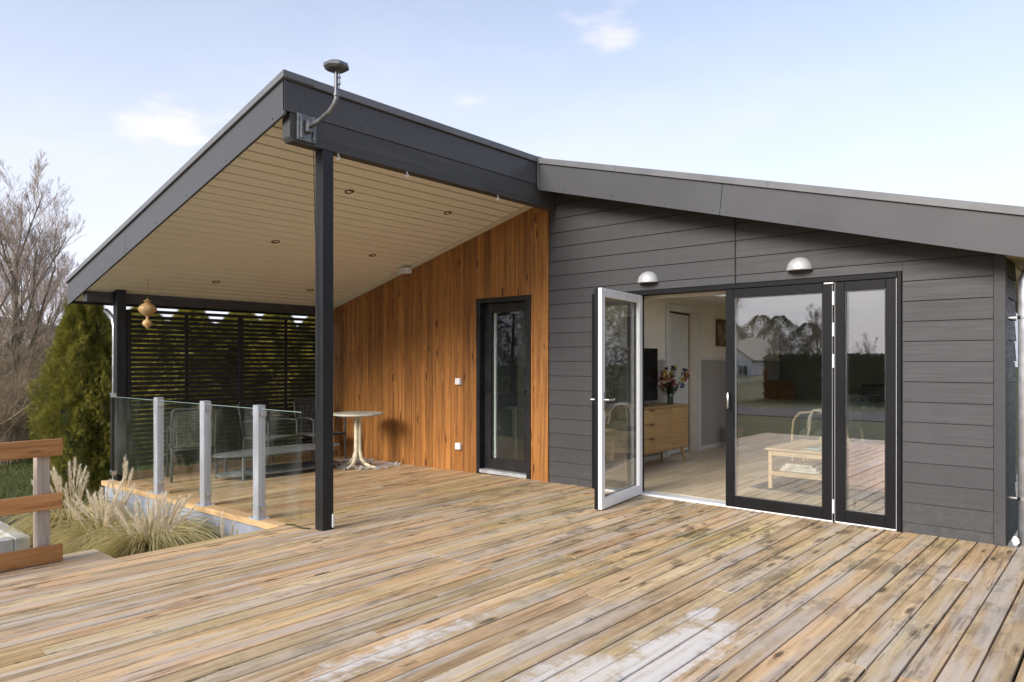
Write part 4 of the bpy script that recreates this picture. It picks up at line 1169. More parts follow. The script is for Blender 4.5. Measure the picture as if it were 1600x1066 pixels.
part('pole', MB().tube([(.525, -3.285, 3.40), (.525, -3.285, 3.61)], .0155, 12).tube([(.525, -3.285, 3.40), (.525, -3.285, 3.42)], .023, 12), M['mast'], ms, smooth=40)
part('cap', MB().lathe([(0, -.028), (.075, -.026), (.098, -.010), (.098, .012), (.060, .032), (0, .036)], 8, (.525, -3.285, 3.625), .39, .39 + 2 * math.pi), M['mast'], ms)
cl = MB().tube([(.545, -3.275, 3.59), (.552, -3.272, 3.54), (.549, -3.272, 3.49), (.545, -3.275, 3.45)], .004, 5)
for z in (3.54, 3.49): cl.box(.525, .560, -3.279, -3.268, z - .004, z + .004)
part('cable_clip', cl, M['mast'], ms)
ck = MB().tube([(.112, -3.21, 3.14), (.095, -3.20, 3.05), (.05, -3.16, 2.6), (.03, -3.135, 2.3), (.04, -3.131, 2.0), (.05, -3.131, 1.5), (.045, -3.131, 1.0)], .0035, 5)
tag(part('cable', ck, M['blackmetal']), 'thin black cable hanging from the mast bracket down the tall post', 'cable')
def pipe(pts, r, label, clamps, wallside):
    t = thing('drainpipe', label, 'drainpipe', pts[-1])
    part('pipe', MB().tube(pts, r, 16), M['zinc'], t, smooth=True)
    for z in clamps:
        p = pts[-1]
        part('bracket', MB().lathe([(r, -.012), (r + .006, -.012), (r + .006, .012), (r, .012)], 16, (p[0], p[1], z)).bar((p[0], p[1], z), (p[0] + wallside[0], p[1] + wallside[1], z), .012, .012), M['chrome'], t)
pipe([(4.70, .12, 2.26), (4.62, .12, 2.20), (4.50, .115, 2.10), (4.463, .11, 2.00), (4.463, .11, -.02)], .038, 'zinc drainpipe at the right corner of the dark house', (1.72, .35), (-.10, 0))
pipe([(-4.60, -3.10, 2.02), (-4.52, -3.10, 1.99), (-4.36, -3.10, 1.90), (-4.315, -3.10, 1.80), (-4.315, -3.10, GZ)], .030, 'pale drainpipe running down behind the far terrace post', (1.45, .2), (.08, 0))
bg = MB()
rs_ = [random.uniform(.55, 1.25) for _ in range(12)]
vs_ = []
for i in range(9):
    for j in range(13):
        a = 6.283 * j / 12; r = .026 * math.sin(math.pi * (i + .6) / 9.6) * random.uniform(.7, 1.2)
        vs_.append((4.415 + r * math.cos(a) * rs_[j % 12], .015 + r * math.sin(a) * .7, .004 + .075 * i / 8 * random.uniform(.95, 1.0)))
bg.add(vs_, [(i * 13 + j, i * 13 + j + 1, (i + 1) * 13 + j + 1, (i + 1) * 13 + j) for i in range(8) for j in range(12)])
tag(part('plastic_bag', bg, M['white'], smooth=True), 'crumpled white plastic at the foot of the right drainpipe', 'plastic bag')

# ------------------------------------------------------------------ privacy screen
ps = thing('privacy_screen', 'black slatted privacy screen closing the far side of the terrace', 'screen', (-4.17, -1.6, 0))
SX = -4.165
for y, w in ((-3.0, .05), (-1.55, .06), (-.12, .05)):
    part('post', MB().box(SX - .03, SX + .03, y - w / 2, y + w / 2, -.06, 2.02, .003), M['slat'], ps)
for y in (-2.28, -.84):
    part('batten', MB().box(SX - .036, SX - .014, y - .02, y + .02, .02, 1.99, .002), M['slat'], ps)
s1 = MB().box(-.013, .011, 0, 1.395, -.0204, .0204, .003).mesh('slat'); fix_normals(s1)
for a in (-2.973, -1.518):
    z = .12
    while z < 1.99:
        o = part('slat', s1, M['slat'], ps, world=False)
        o.location = Vector((SX, a, z + random.uniform(-.001, .001))) - ORG[ps.name]
        if a > -2: o.scale = (1, .985, 1)
        z += .0585
part('top_rail', MB().box(SX - .02, SX + .02, -2.97, -.15, 1.985, 2.025, .003), M['slat'], ps)

# ------------------------------------------------------------------ glass railing
gr = thing('glass_railing', 'glass railing with three galvanised posts along the terrace edge', 'railing', (-2, -3.2, 0))
PX = [-2.823, -1.757, -.749]
for x in PX:
    zb = TS * x + .006
    p_ = MB()
    # C-section post
    for A in ((x - .045, x - .036, -3.235, -3.165), (x + .036, x + .045, -3.235, -3.165), (x - .036, x + .036, -3.235, -3.226), (x - .036, x - .012, -3.174, -3.165), (x + .012, x + .036, -3.174, -3.165)):
        p_.box(*A, zb + .008, .995, .001)
    p_.box(x - .044, x + .044, -3.234, -3.166, .9955, 1.001, .001)
    po = part('steel_post', p_, M['galv'], gr)
    bp = MB().box(x - .085, x + .085, -3.262, -3.140, zb, zb + .008, .002)
    for sx in (-.065, .065):
        for yy in (-3.245, -3.155): bp.lathe([(.012, .008), (.012, .018), (0, .018)], 6, (x + sx, yy, zb))
    part('base_plate', bp, M['galv'], po)
    for z in (.10, .93):
        for sx in (-1, 1):
            part('clamp', MB().box(x + sx * .046, x + sx * .088, -3.226, -3.176, z - .025, z + .025, .004), M['chrome'], po)
xs = [-4.10] + PX + [-.02]
for a, b in zip(xs[:-1], xs[1:]):
    pn = part('pane', MB().box(a + .055, b - .055, -3.206, -3.196, .065, .965, .001), M['railglass'], gr)
    part('polished_edge', MB().box(a + .055, b - .055, -3.2055, -3.1965, .9655, .9695), M['glassedge'], pn)
part('wall_channel', MB().box(-4.118, -4.09, -3.22, -3.18, .06, .98, .003), M['blackmetal'], gr)
for z in (.06, .985): part('clamp', MB().box(-4.125, -4.055, -3.228, -3.172, z - .028, z + .028, .004), M['chrome'], gr)
tag(part('garden_cable', MB().tube([(-.03, -3.15, .01), (-.12, -3.19, .008), (-.22, -3.17, .012), (-.32, -3.20, .01)], .005, 5), M['leafgreen'], smooth=True), 'green cable lying across the terrace edge by the tall post', 'cable')
tag(part('cable_end', MB().box(.112, .122, -3.04, -3.02, .02, .13, .003), M['white']), 'short white plastic strip fixed low on the tall post', 'strip')

# ------------------------------------------------------------------ terrace furniture
pt = thing('pedestal_table', 'round weathered cream pedestal table with curved feet standing before the pine wall', 'table', (-2.78, -.62, -.036))
part('tabletop', MB().lathe([(0, .70), (.33, .70), (.345, .712), (.345, .722), (.335, .732), (0, .732)], 36, (0, 0, 0)), M['tabletop'], pt, smooth=40, world=False)
lg = None
for k in range(4):
    a = R(20 + 90 * k)
    dx, dy = math.cos(a), math.sin(a)
    mb = MB()
    prof = [(.035, .70), (.03, .45), (.032, .22), (.06, .12), (.12, .055), (.20, .022), (.29, .012)]
    pts = [(dx * r, dy * r, z) for r, z in prof]
    mb.tube(pts, [.024, .023, .025, .027, .025, .022, .018], 8)
    part('leg', mb, M['tableleg'], pt, smooth=40, world=False)
    part('foot_cap', MB().tube([(dx * .27, dy * .27, .014), (dx * .315, dy * .315, .010)], .019, 8), M['outgrey'], pt, smooth=40, world=False)
def film(cx, cy, rx, ry, z, h, seed):
    rs = random.Random(seed)
    ph_ = [(rs.uniform(3, 14), rs.uniform(3, 14), rs.uniform(0, 6.28)) for _ in range(7)]
    n = 26
    vs_ = []
    for i in range(n + 1):
        for j in range(n + 1):
            u, v = i / n * 2 - 1, j / n * 2 - 1
            w = sum(math.sin(a * u + b * v + p) for a, b, p in ph_) / 7
            ed = 1 + .10 * math.sin(5 * u + 3 * v + seed)
            vs_.append((cx + u * rx * ed, cy + v * ry * ed, z + h * (abs(w) ** 1.2) * 2.0 + .004))
    return MB().add(vs_, [(i * (n + 1) + j, i * (n + 1) + j + 1, (i + 1) * (n + 1) + j + 1, (i + 1) * (n + 1) + j) for i in range(n) for j in range(n)])
tag(part('plastic_sheet', film(-2.95, -.48, .55, .38, -.036, .06, 3), M['film'], fixn=False), 'crumpled clear plastic sheet lying around the foot of the pedestal table', 'plastic sheet')
lt = thing('low_table', 'long oval grey outdoor table with a lower shelf on the terrace', 'table', (-3.15, -1.55, -.042))
def oval(rx, ry, z0, z1, c=.006):
    return MB().lathe([(0, z0), (1 - c / rx, z0), (1, z0 + c), (1, z1 - c), (1 - c / rx, z1), (0, z1)], 48, (0, 0, 0), 0, 2 * math.pi, rx, ry)
part('tabletop', oval(.33, .88, .285, .31), M['outgrey'], lt, smooth=40, world=False)
part('shelf', oval(.31, .84, .05, .075), M['outgrey'], lt, smooth=40, world=False)
for x in (-.22, .22):
    for y in (-.62, .62): part('leg', MB().box(x - .016, x + .016, y - .016, y + .016, 0, .286, .004), M['outgrey'], lt, world=False)
def chair_model(mat, label):
    t = thing('woven_chair', label, 'chair', (0, 0, 0), group='woven outdoor chairs behind the glass railing')
    for x in (-.25, .25):
        for y in (-.24, .26):
            part('leg', MB().tube([(x, y, 0), (x * .97, y * .97, .42 if y > 0 else .62)], [.014, .017], 8), M['chairgrey'], t, world=False)
        part('armrest', MB().tube([(x, -.24, .62), (x, -.05, .635), (x, .20, .62), (x, .30, .60)], .013, 8), M['chairgrey'], t, smooth=True, world=False)
    fr_ = MB().tube([(-.25, .25, .40), (-.25, .36, .84), (-.22, .375, .87), (.22, .375, .87), (.25, .36, .84), (.25, .25, .40)], .016, 8)
    part('back_frame', fr_, M['chairgrey'], t, smooth=True, world=False)
    sfm = MB().tube([(-.25, -.24, .40), (.25, -.24, .40), (.25, .25, .39), (-.25, .25, .39), (-.25, -.24, .40)], .016, 8)
    part('seat_frame', sfm, M['chairgrey'], t, smooth=True, world=False)
    wv = MB()
    for k in range(24):
        f = k / 23
        wv.tube([(-.245, .26 + .10 * f, .43 + .41 * f), (0, .275 + .115 * f, .43 + .41 * f), (.245, .26 + .10 * f, .43 + .41 * f)], .006, 4)
    for k in range(13):
        x = -.23 + .46 * k / 12
        wv.tube([(x, .262, .41), (x, .37, .86)], .006, 4)
    part('woven_back', wv, mat, t, world=False)
    ws = MB()
    for k in range(24): ws.tube([(-.245, -.235 + .48 * k / 23, .402), (.245, -.235 + .48 * k / 23, .402)], .006, 4)
    for k in range(18): ws.tube([(-.24 + .48 * k / 17, -.24, .408), (-.24 + .48 * k / 17, .25, .40)], .006, 4)
    part('woven_seat', ws, mat, t, world=False)
    return t
c0 = chair_model(M['ropeolive'], 'olive grey woven chair at the far end of the terrace behind the first glass pane')
c0.location = (-3.68, -2.45, -.05); c0.rotation_euler.z = R(-108)
def chair(x, y, rz, label):
    c = copy_tree(c0); c.location = (x, y, -.045); c.rotation_euler.z = R(rz); c['label'] = label
    for ch in c.children:
        if ch.name.startswith('woven'):
            ch.data = dark[ch.name.split('.')[0]]
dark = {}
for ch in c0.children:
    nm = ch.name.split('.')[0]
    if nm.startswith('woven'):
        dark[nm] = ch.data.copy(); dark[nm].materials[0] = M['rope']
chair(-3.80, -1.30, 100, 'dark woven chair behind the long oval table, nearest the middle of the screen')
chair(-3.72, -.55, 84, 'dark woven chair in the far terrace corner partly hidden by the tall post')
sp = thing('hanging_ornament', 'turned wooden spindle ornament hanging from the terrace ceiling by the far post', 'ornament', (-3.735, -2.95, 2.045))
sp.scale.z = .84
prof = [(0, .0), (.012, .004), (.030, .018), (.062, .045), (.070, .065), (.058, .090), (.028, .112), (.020, .130)]
part('string', MB().tube([(0, 0, .11), (0, 0, .372)], .0025, 5), M['terracotta'], sp, world=False)
big = MB().lathe([(0, -.17), (.018, -.168), (.016, -.155), (.045, -.125), (.092, -.085), (.105, -.045), (.098, -.02), (.06, .022), (.030, .045), (.028, .052), (.045, .066), (.045, .074), (.02, .082), (.012, .10), (0, .11)], 24)
part('upper_spindle', big, M['spinner'], sp, smooth=40, world=False)
part('lower_spindle', MB().lathe([(0, -.32), (.012, -.318), (.014, -.305), (.048, -.275), (.058, -.245), (.045, -.212), (.016, -.188), (.012, -.17), (0, -.168)], 24), M['spinner'], sp, smooth=40, world=False)

# ------------------------------------------------------------------ timber railing by the landing
tr = thing('timber_railing', 'orange stained timber railing with grey posts beside the lower landing', 'railing', (-1.26, -5.2, -.172))
for z0_, z1_ in ((-.165, -.035), (.245, .365), (.655, .785)):
    part('rail', MB().box(-1.245, -1.20, -7.0, -4.60, z0_, z1_, .004), M['rail'], tr)
part('rail_cap', MB().box(-1.33, -1.19, -7.0, -4.50, .7855, .800, .004), M['rail'], tr) if False else None
for y in (-4.72, -5.20, -6.2):
    part('post', MB().box(-1.335, -1.246, y - .045, y + .045, -.172, .72, .004), M['greypost'], tr)
kb = thing('concrete_kerb', 'pale concrete kerb framing a grey green paved square beside the pampas grass', 'kerb', (-3.6, -4.6, GZ))
part('kerb_stone', MB().box(-5.6, -3.2, -4.42, -4.28, GZ, GZ + .20, .012), M['concrete'], kb)
part('kerb_stone', MB().box(-3.34, -3.2, -6.6, -4.422, GZ, GZ + .20, .012), M['concrete'], kb)
part('paving_slab', MB().box(-5.6, -3.342, -6.6, -4.422, GZ, GZ + .05, .004), M['paving'], kb)

# ------------------------------------------------------------------ planting
def pampas(x, y, z, r, nleaf, nplume, seed, label, hmul=1.0):
    rs = random.Random(seed)
    t = thing('pampas_grass', label, 'pampas grass', (x, y, z), group='pampas grass clumps by the terrace')
    vs_, fs_ = [], []
    for i in range(nleaf):
        a = rs.uniform(0, 6.283); rr = rs.uniform(0, .16) * r
        bx, by = rr * math.cos(a), rr * math.sin(a)
        a2 = a + rs.gauss(0, .5)
        L = rs.uniform(.55, 1.15) * r * 1.05
        up = rs.uniform(.5, 1.2)
        w = rs.uniform(.0035, .0075)
        dx, dy = math.cos(a2), math.sin(a2); sx, sy = -dy * w, dx * w
        o = len(vs_)
        for k in range(7):
            f = k / 6
            h = L * (up * 1.5 * f - (up * .55 + .75) * f * f)
            q = L * (f * .35 + .55 * f * f)
            ww = (1 - f * .9)
            px_, py_, pz_ = bx + dx * q, by + dy * q, max(h, .01)
            vs_.append((px_ - sx * ww, py_ - sy * ww, pz_)); vs_.append((px_ + sx * ww, py_ + sy * ww, pz_ + w * .6))
        for k in range(6): fs_.append((o + 2 * k, o + 2 * k + 1, o + 2 * k + 3, o + 2 * k + 2))
    mb = MB(); mb.v, mb.f = vs_, fs_
    part('leaves', mb, M['pampas_leaf'], t, world=False, fixn=False, kind='stuff')
    for i in range(nplume):
        pm_ = MB(); sm2 = MB()
        a = rs.uniform(0, 6.283); lean = rs.uniform(.05, .60) * r
        H = rs.uniform(.55, 1.12) * hmul
        base = Vector((rs.uniform(-.12, .12) * r, rs.uniform(-.12, .12) * r, .05))
        top = base + Vector((math.cos(a) * lean, math.sin(a) * lean, H))
        mid = base.lerp(top, .5) + Vector((-math.cos(a), -math.sin(a), 0)) * lean * .12
        sm2.tube([base, mid, top], [.004, .0035, .002], 4)
        d = (top - mid).normalized()
        PL = rs.uniform(.18, .32)
        for q in range(150):
            f = rs.random() ** .8
            c = top - d * PL * f + d * .02
            rad = .033 * math.sin(math.pi * min(1, .12 + f * .86)) + .004
            v = Vector((rs.gauss(0, 1), rs.gauss(0, 1), rs.gauss(0, .4)))
            v = (v - d * v.dot(d)).normalized()
            tip = c + v * rad * rs.uniform(.5, 1.1) + d * rs.uniform(.025, .055)
            s_ = d.cross(v) * .0036
            pm_.add([c - s_, c + s_, tip], [(0, 1, 2)])
        pl_ = part('plume', pm_, M['plume'], t, world=False, fixn=False)
        part('stem', sm2, M['stem'], pl_, world=False, fixn=False)
    return t
GP = GZ + .05
pampas(-1.62, -3.76, GP, .66, 3600, 40, 1, 'largest pampas grass clump in front of the blue grey plinth', .55)
pampas(-2.50, -3.86, GP, .56, 1900, 26, 2, 'pampas grass clump behind the largest one, under the far end of the glass railing', .58)
pampas(-3.45, -3.86, GP, .60, 1700, 22, 3, 'farthest pampas grass clump, seen past the timber railing', .70)
# single tall plumes close to the plinth
pampas(-3.15, -3.45, GP, .26, 160, 4, 4, 'thin pampas tuft of tall plumes against the far end of the plinth', .78)
pampas(-.72, -3.52, GP, .22, 140, 3, 5, 'small pampas tuft between the plinth and the deck edge', .52)

def spray_tree(name, mat, H, rad, n, seed, shape):
    rs = np.random.default_rng(seed)
    u = rs.random(n) ** 0.9; ang = rs.random(n) * 2 * np.pi
    lump = 1 + .10 * np.sin(ang * 9 + 4 * np.sin(u * 21)) + .16 * np.sin(ang * 3 + u * 11 + seed) + .12 * np.sin(ang * 7 - u * 17) + .08 * np.sin(ang * 13 + u * 31)
    rr = rad * shape(u) * lump * (0.62 + 0.40 * rs.random(n) ** 0.5)
    pos = np.stack([rr * np.cos(ang), rr * np.sin(ang), u * H], 1)
    outd = np.stack([np.cos(ang), np.sin(ang), 0.55 + 0.5 * rs.standard_normal(n)], 1) + .45 * rs.standard_normal((n, 3))
    outd /= np.linalg.norm(outd, axis=1)[:, None]
    upv = rs.standard_normal((n, 3))
    side = np.cross(outd, upv); side /= np.linalg.norm(side, axis=1)[:, None]
    s = (0.05 + 0.055 * rs.random(n))[:, None] * (1.0 if name == 'crown' and H < 4 else 1.5)
    # fan of five lobes
    tips = [(-.55, .55), (-.28, .9), (0, 1.05), (.28, .9), (.55, .55)]
    V = []; Fv = []
    base = np.arange(n) * 11
    V.append(pos)
    for (a, b) in tips:
        V.append(pos + (side * (a * .62 - .07) + outd * b * .5) * s)
        V.append(pos + (side * a + outd * b) * s)
    verts = np.stack(V, 1).reshape(-1, 3)
    faces = []
    for k in range(5):
        i1 = 1 + 2 * k
        faces.append(np.stack([base, base + i1, base + i1 + 1], 1))
    faces = np.concatenate(faces)
    me = bpy.data.meshes.new(name)
    me.vertices.add(len(verts)); me.vertices.foreach_set('co', verts.ravel().astype(np.float32))
    nf = len(faces)
    me.loops.add(nf * 3); me.loops.foreach_set('vertex_index', faces.ravel().astype(np.int32))
    me.polygons.add(nf); me.polygons.foreach_set('loop_start', np.arange(0, nf * 3, 3, dtype=np.int32)); me.polygons.foreach_set('loop_total', np.full(nf, 3, np.int32))
    me.update(); me.validate()
    me.materials.append(mat)
    return me
def thuja_shape(u): return np.clip(1.02 - .16 * (1 - u) ** 3 - .95 * u ** 2.6, .02, 1) * np.clip(.75 + u * 2.2, 0, 1)
th_me = spray_tree('crown', M['thuja'], 3.05, .72, 36000, 3, thuja_shape)
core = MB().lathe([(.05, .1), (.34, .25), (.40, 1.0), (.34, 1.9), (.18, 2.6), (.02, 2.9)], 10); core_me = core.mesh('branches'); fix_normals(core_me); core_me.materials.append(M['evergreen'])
sunlit_crown_me = th_me.copy(); sunlit_crown_me.materials[0] = M['sunpainted']; sunlit_core_me = core_me.copy(); sunlit_core_me.materials[0] = M['sunpainted']  # same thuja meshes with the sunlit colouring
tk_me = MB().tube([(0, 0, 0), (.02, 0, 1.2), (0, .02, 2.8)], [.07, .05, .01], 7).mesh('trunk'); tk_me.materials.append(M['bark'])
for i, (x, y, s, rz, lab) in enumerate([(-6.42, -2.74, 1.0, 0.3, 'broad thuja at the end of the hedge beside the far terrace post'), (-9.4, -.75, .98, 2.1, 'thuja of the hedge, coloured as if sunlit, behind the left end of the slatted screen'),
                                   (-9.6, .3, 1.02, 4.0, 'thuja of the hedge, coloured as if sunlit, behind the left half of the slatted screen'), (-9.5, 1.3, 1.0, 5.2, 'thuja of the hedge, coloured as if sunlit, behind the middle of the slatted screen'),
                                   (-9.7, 2.3, 1.04, 1.2, 'thuja of the hedge, coloured as if sunlit, behind the right half of the slatted screen'), (-9.6, 3.3, 1.0, 3.3, 'thuja of the hedge, coloured as if sunlit, behind the end of the slatted screen by the pine wall')]):
    t = thing('thuja', lab, 'thuja', (x, y, GZ - .02), rz, 'thuja hedge beyond the terrace')
    t.scale = (s * (.82 if i == 0 else 1.3), s * (.82 if i == 0 else 1.75), s)
    part('crown', th_me if i == 0 else sunlit_crown_me, None, t, world=False); part('branches', core_me if i == 0 else sunlit_core_me, None, t, world=False); part('trunk', tk_me, None, t, world=False)

def bare_tree(seed, H, r0, spread=.5, levels=5, nk=(3, 5), droop=0.0, twig_r=.0035, first=.3, side_n=4):
    rs = random.Random(seed)
    trunk, twigs = MB(), MB()
    def grow(p, d, L, r, lev):
        n = 5 if lev < 2 else 3
        pts, rad = [p], [r]
        q = p.copy(); dd = d.copy()
        segs = 5 if lev < 2 else 3
        for k in range(segs):
            dd = (dd + Vector((rs.gauss(0, .07), rs.gauss(0, .07), rs.gauss(.045, .05)))).normalized()
            q = q + dd * L / segs
            pts.append(q.copy()); rad.append(max(r * (1 - .62 * (k + 1) / segs), twig_r * .7))
        (trunk if lev < 2 else twigs).tube(pts, rad, n if lev < 3 else 3, cap=False)
        if lev >= levels: return
        kids = rs.randint(*nk) + (side_n if lev == 0 else 0)
        for c in range(kids):
            f = rs.uniform(first if lev == 0 else .25, 1.0)
            i = min(int(f * segs), segs - 1); g = f * segs - i
            b = pts[i].lerp(pts[i + 1], g)
            pd = (pts[i + 1] - pts[i]).normalized()
            v = Vector((rs.gauss(0, 1), rs.gauss(0, 1), rs.gauss(0, .5))); v = (v - pd * v.dot(pd)).normalized()
            nd = (pd * (1 - spread * rs.uniform(.6, 1.1)) + v * spread * rs.uniform(.6, 1.15) + Vector((0, 0, .22))).normalized()
            grow(b, nd, L * rs.uniform(.42, .66) * (1.1 - .35 * f), max(rad[i] * rs.uniform(.42, .62), twig_r), lev + 1)
    grow(Vector((0, 0, 0)), Vector((rs.uniform(-.05, .05), rs.uniform(-.05, .05), 1)).normalized(), H, r0, 0)
    a = trunk.mesh('trunk'); b = twigs.mesh('twigs')
    return a, b
def plant_tree(name, meshes, mats, loc, rz, sc, label, cat, group):
    t = thing(name, label, cat, loc, rz, group)
    t.scale = (sc, sc, sc)
    for me, m, nm in zip(meshes, mats, ('trunk', 'twigs')):
        if not me.materials: me.materials.append(m)
        part(nm, me, m, t, world=False, fixn=False)
    return t
tA = bare_tree(11, 5.4, .10, .46, 5, (4, 6), first=.2, twig_r=.0030, side_n=8)
tB = bare_tree(23, 4.6, .08, .48, 5, (4, 5), first=.15, twig_r=.0030, side_n=7)
def bush(seed, H, n, levels=3):
    rs = random.Random(seed)
    a, b = MB(), MB()
    def grow(p, d, L, r, lev):
        pts, rad = [p], [r]; q = p.copy(); dd = d.copy()
        for k in range(4):
            dd = (dd + Vector((rs.gauss(0, .14), rs.gauss(0, .14), rs.gauss(.02, .08)))).normalized()
            q = q + dd * L / 4; pts.append(q.copy()); rad.append(max(r * (1 - .6 * (k + 1) / 4), .002))
        (a if lev == 0 else b).tube(pts, rad, 3, cap=False)
        if lev >= levels: return
        for c in range(rs.randint(4, 6)):
            i = rs.randint(1, 3); v = Vector((rs.gauss(0, 1), rs.gauss(0, 1), rs.gauss(.2, .5))).normalized()
            grow(pts[i].lerp(pts[i + 1], rs.random()), (dd * .6 + v * .75).normalized(), L * rs.uniform(.38, .6), max(rad[i] * .55, .003), lev + 1)
    for i in range(n):
        an = rs.uniform(0, 6.283); rr = rs.uniform(0, .55)
        d = Vector((math.cos(an) * rs.uniform(.05, .55), math.sin(an) * rs.uniform(.05, .55), 1)).normalized()
        grow(Vector((math.cos(an) * rr, math.sin(an) * rr, 0)), d, H * rs.uniform(.7, 1.1), .012, 0)
    return a.mesh('stems'), b.mesh('twigs')
bA = bush(5, 2.3, 46); bB = bush(9, 2.0, 42)
G1 = 'bare winter trees beyond the timber railing'
plant_tree('birch_tree', tA, (M['barkgreen'], M['twig']), (-13.7, -1.75, GZ), .4, .80, 'tall bare birch tree with a forked trunk left of the terrace roof', 'tree', G1)
plant_tree('bare_tree', tB, (M['bark'], M['twig']), (-13.2, -2.75, GZ), 2.0, .85, 'bare winter tree at the left border of the picture', 'tree', G1)
plant_tree('bare_tree', tB, (M['bark'], M['twig']), (-16.0, -.9, GZ), 4.1, .85, 'slender bare tree rising between the birch and the thuja hedge', 'tree', G1)
plant_tree('bare_tree', tA, (M['barkgreen'], M['twig']), (-20.0, .2, GZ), 1.2, .8, 'more distant bare tree behind the birch, nearer the roof corner', 'tree', G1)
def plant_bush(me, loc, rz, sc, label):
    t = thing('bare_shrub', label, 'shrub', loc, rz, 'leafless shrubs below the birch')
    t.scale = (sc, sc, sc)
    for m_, nm in zip(me, ('stems', 'twigs')):
        if not m_.materials: m_.materials.append(M['brush'])
        part(nm, m_, M['brush'], t, world=False, fixn=False)
for i, (x, y, s, rz, k, lab) in enumerate([(-10.9, -2.75, .62, 0, 0, 'leafless brown shrub just above the timber railing'), (-11.2, -2.0, .68, 1.3, 1, 'leafless brown shrub touching the broad thuja'),
        (-13.0, -2.25, .85, 2.2, 0, 'tall leafless shrub at the foot of the birch'), (-12.8, -3.0, .8, 3.0, 1, 'leafless shrub at the left border of the picture'),
        (-15.5, -1.9, 1.05, 4.0, 0, 'large leafless thicket behind the birch trunk'), (-15.2, -.7, .95, 5.1, 1, 'leafless thicket between the birch and the white house'), (-17.5, -2.6, 1.15, .7, 0, 'far leafless thicket at the left border below the bare tree')]):
    plant_bush((bA, bB)[k], (x, y, GZ), rz, s, lab)
# a long bare bough reaching in front of the thuja
bh = MB().tube([(-10.9, -2.72, .2), (-9.4, -2.9, .42), (-8.2, -2.85, .78), (-7.6, -2.75, 1.15), (-7.4, -2.7, 1.5)], [.02, .015, .011, .007, .003], 5)
for a, b in (((-9.4, -2.9, .42), (-8.0, -3.2, .55)), ((-8.2, -2.85, .78), (-7.5, -3.1, .95)), ((-8.9, -2.88, .6), (-8.4, -2.7, 1.3))):
    m_ = Vector(a).lerp(Vector(b), .5) + Vector((0, 0, .06)); bh.tube([a, m_, b], [.008, .005, .002], 4)
tag(part('bough', bh, M['brush']), 'long pale bare bough arching in front of the thuja', 'branch')

# ------------------------------------------------------------------ neighbouring houses
def neighbour(name, label, loc, rz, W_, D_, eave, ridge, wins):
    t = thing(name, label, 'house', loc, rz)
    w = MB().prism([(-W_ / 2, 0), (W_ / 2, 0), (W_ / 2, eave), (0, ridge), (-W_ / 2, eave)], lambda u, v: (u, -D_ / 2, v), lambda u, v: (u, D_ / 2, v))
    part('wall', w, M['houseWhite'], t, world=False)
    for s in (-1, 1):
        rf = MB().prism([(0, ridge + .22), (s * (W_ / 2 + .5), eave - .5 * (ridge - eave) / (W_ / 2) + .22), (s * (W_ / 2 + .5), eave - .5 * (ridge - eave) / (W_ / 2) + .02), (0, ridge + .02)], lambda u, v: (u, -D_ / 2 - .4, v), lambda u, v: (u, D_ / 2 + .4, v))
        part('roof', rf, M['houseroof'], t, world=False)
    part('chimney', MB().box(-.3, .3, -.3, .3, ridge - .2, ridge + .9), M['houseroof'], t, world=False)
    for (cx_, cz, ww, hh) in wins:
        for sy in (-1, 1):
            y0_ = sy * (D_ / 2 + .03)
            f = MB().box(cx_ - ww / 2, cx_ + ww / 2, y0_ - .04, y0_ + .04, cz - hh / 2, cz + hh / 2)
            wd = part('window', f, M['whiteframe'], t, world=False)
            part('pane', MB().box(cx_ - ww / 2 + .09, cx_ - .04, y0_ - .05, y0_ + .05, cz - hh / 2 + .09, cz + hh / 2 - .09).box(cx_ + .04, cx_ + ww / 2 - .09, y0_ - .05, y0_ + .05, cz - hh / 2 + .09, cz + hh / 2 - .09), M['darkglass'], wd, world=False)
neighbour('neighbour_house', 'distant white house with dark roof glimpsed between the bare trees and the thuja', (-47, 7.6, GZ), R(60), 8, 11, 2.4, 4.2, [(-2.2, 1.3, 1.4, 1.3), (1.9, 1.3, 1.6, 1.3), (0, 3.0, .8, .7)])
neighbour('neighbour_house', 'white gabled house across the road, seen reflected in the glazed doors', (-38.5, -95, GZ - .6), R(4), 9, 12, 2.8, 5.8, [(-3.2, 1.35, 1.5, 1.4), (0.2, 1.35, 1.5, 1.4), (3.2, 1.35, 1.5, 1.4)])
ev_me = spray_tree('crown', M['evergreen'], 4.2, 1.9, 9000, 8, lambda u: np.clip(1.0 - .9 * u ** 2.2, .05, 1) * np.clip(.55 + u * 2, 0, 1))
hx0, hx1, hy, hw, hh = -9.6, 6.0, -31.0, .55, 2.2
n_ = 16000
rs2 = np.random.default_rng(4)
hv = []; hf = []
fc = rs2.integers(0, 3, n_)
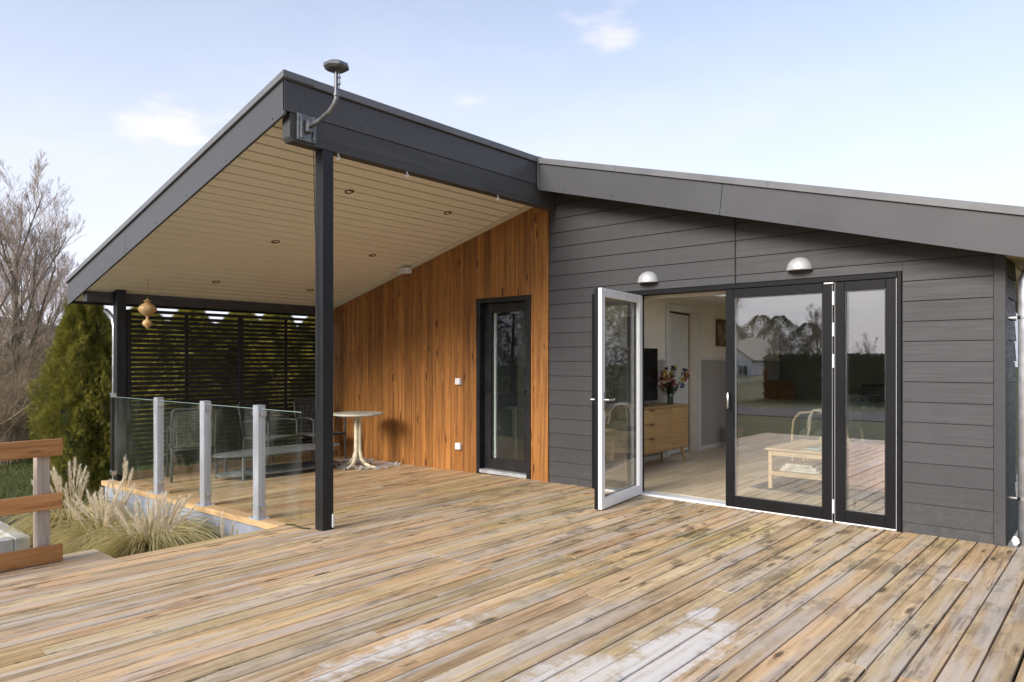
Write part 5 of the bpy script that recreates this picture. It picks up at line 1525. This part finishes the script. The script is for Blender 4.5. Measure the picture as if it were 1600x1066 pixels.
for k in range(n_):
    x_ = rs2.uniform(hx0, hx1); z_ = rs2.uniform(0, hh); y_ = hw
    if fc[k] == 0: z_, y_ = hh, rs2.uniform(-hw, hw)
    c_ = Vector((x_, hy + y_, GZ + z_)) + Vector(rs2.normal(0, .05, 3))
    a_ = Vector(rs2.normal(0, 1, 3)).normalized(); b_ = a_.cross(Vector(rs2.normal(0, 1, 3))).normalized()
    o_ = len(hv); hv += [c_ - a_ * .09, c_ + b_ * .05, c_ + a_ * .09, c_ - b_ * .05]; hf.append((o_, o_ + 1, o_ + 2, o_ + 3))
hd_ = thing('trimmed_hedge', 'long trimmed dark hedge across the lawn, seen as a reflection in the glass', 'hedge', ((hx0 + hx1) / 2, hy, GZ))
mb = MB(); mb.v = [tuple(q) for q in hv]; mb.f = hf
part('leaves', mb, M['evergreen'], hd_, fixn=False, kind='stuff')
part('branches', MB().box(hx0, hx1, hy - hw + .05, hy + hw - .05, GZ, GZ + hh - .08), M['evergreen'], hd_)
G2 = 'trees across the road, seen only as reflections'
for i, (x, y, s) in enumerate([(-50, -116, 2.3), (-45, -118, 2.5), (-40.5, -115, 2.4), (-36.5, -117, 2.1), (-33, -112, 1.7), (-17.5, -62, .55), (-15.2, -61, .5), (-13.0, -62, .58), (-10.8, -61, .5), (-8.6, -62, .55), (-6.4, -61, .5), (-57, -112, 2.4), (-15, -27, 1.7), (-18.5, -26, 1.9), (-22, -24.5, 2.0), (-26, -22, 2.1), (-30, -19, 2.0), (-33, -14.5, 1.9)]):
    t = thing('evergreen_tree', 'dark evergreen tree across the road, seen only as a reflection in the glass', 'tree', (x, y, GZ - .5), i * 1.1, G2)
    t.scale = (s * 1.3, s * 1.3, s)
    part('crown', ev_me, None, t, world=False); part('trunk', tk_me, None, t, world=False)
for i, (x, y, s) in enumerate([(-10.2, -25, 1.2), (-20.0, -60, .85), (-17.6, -64, .95), (-12.4, -60, .7), (-10.0, -64, .75), (-22.5, -66, .9)]):
    t = plant_tree('bare_tree', (tA, tB)[i % 2], (M['bark'], M['twig']), (x, y, GZ - .3), i * 1.7, s, 'bare tree across the road, seen only as a reflection in the glass', 'tree', G2)
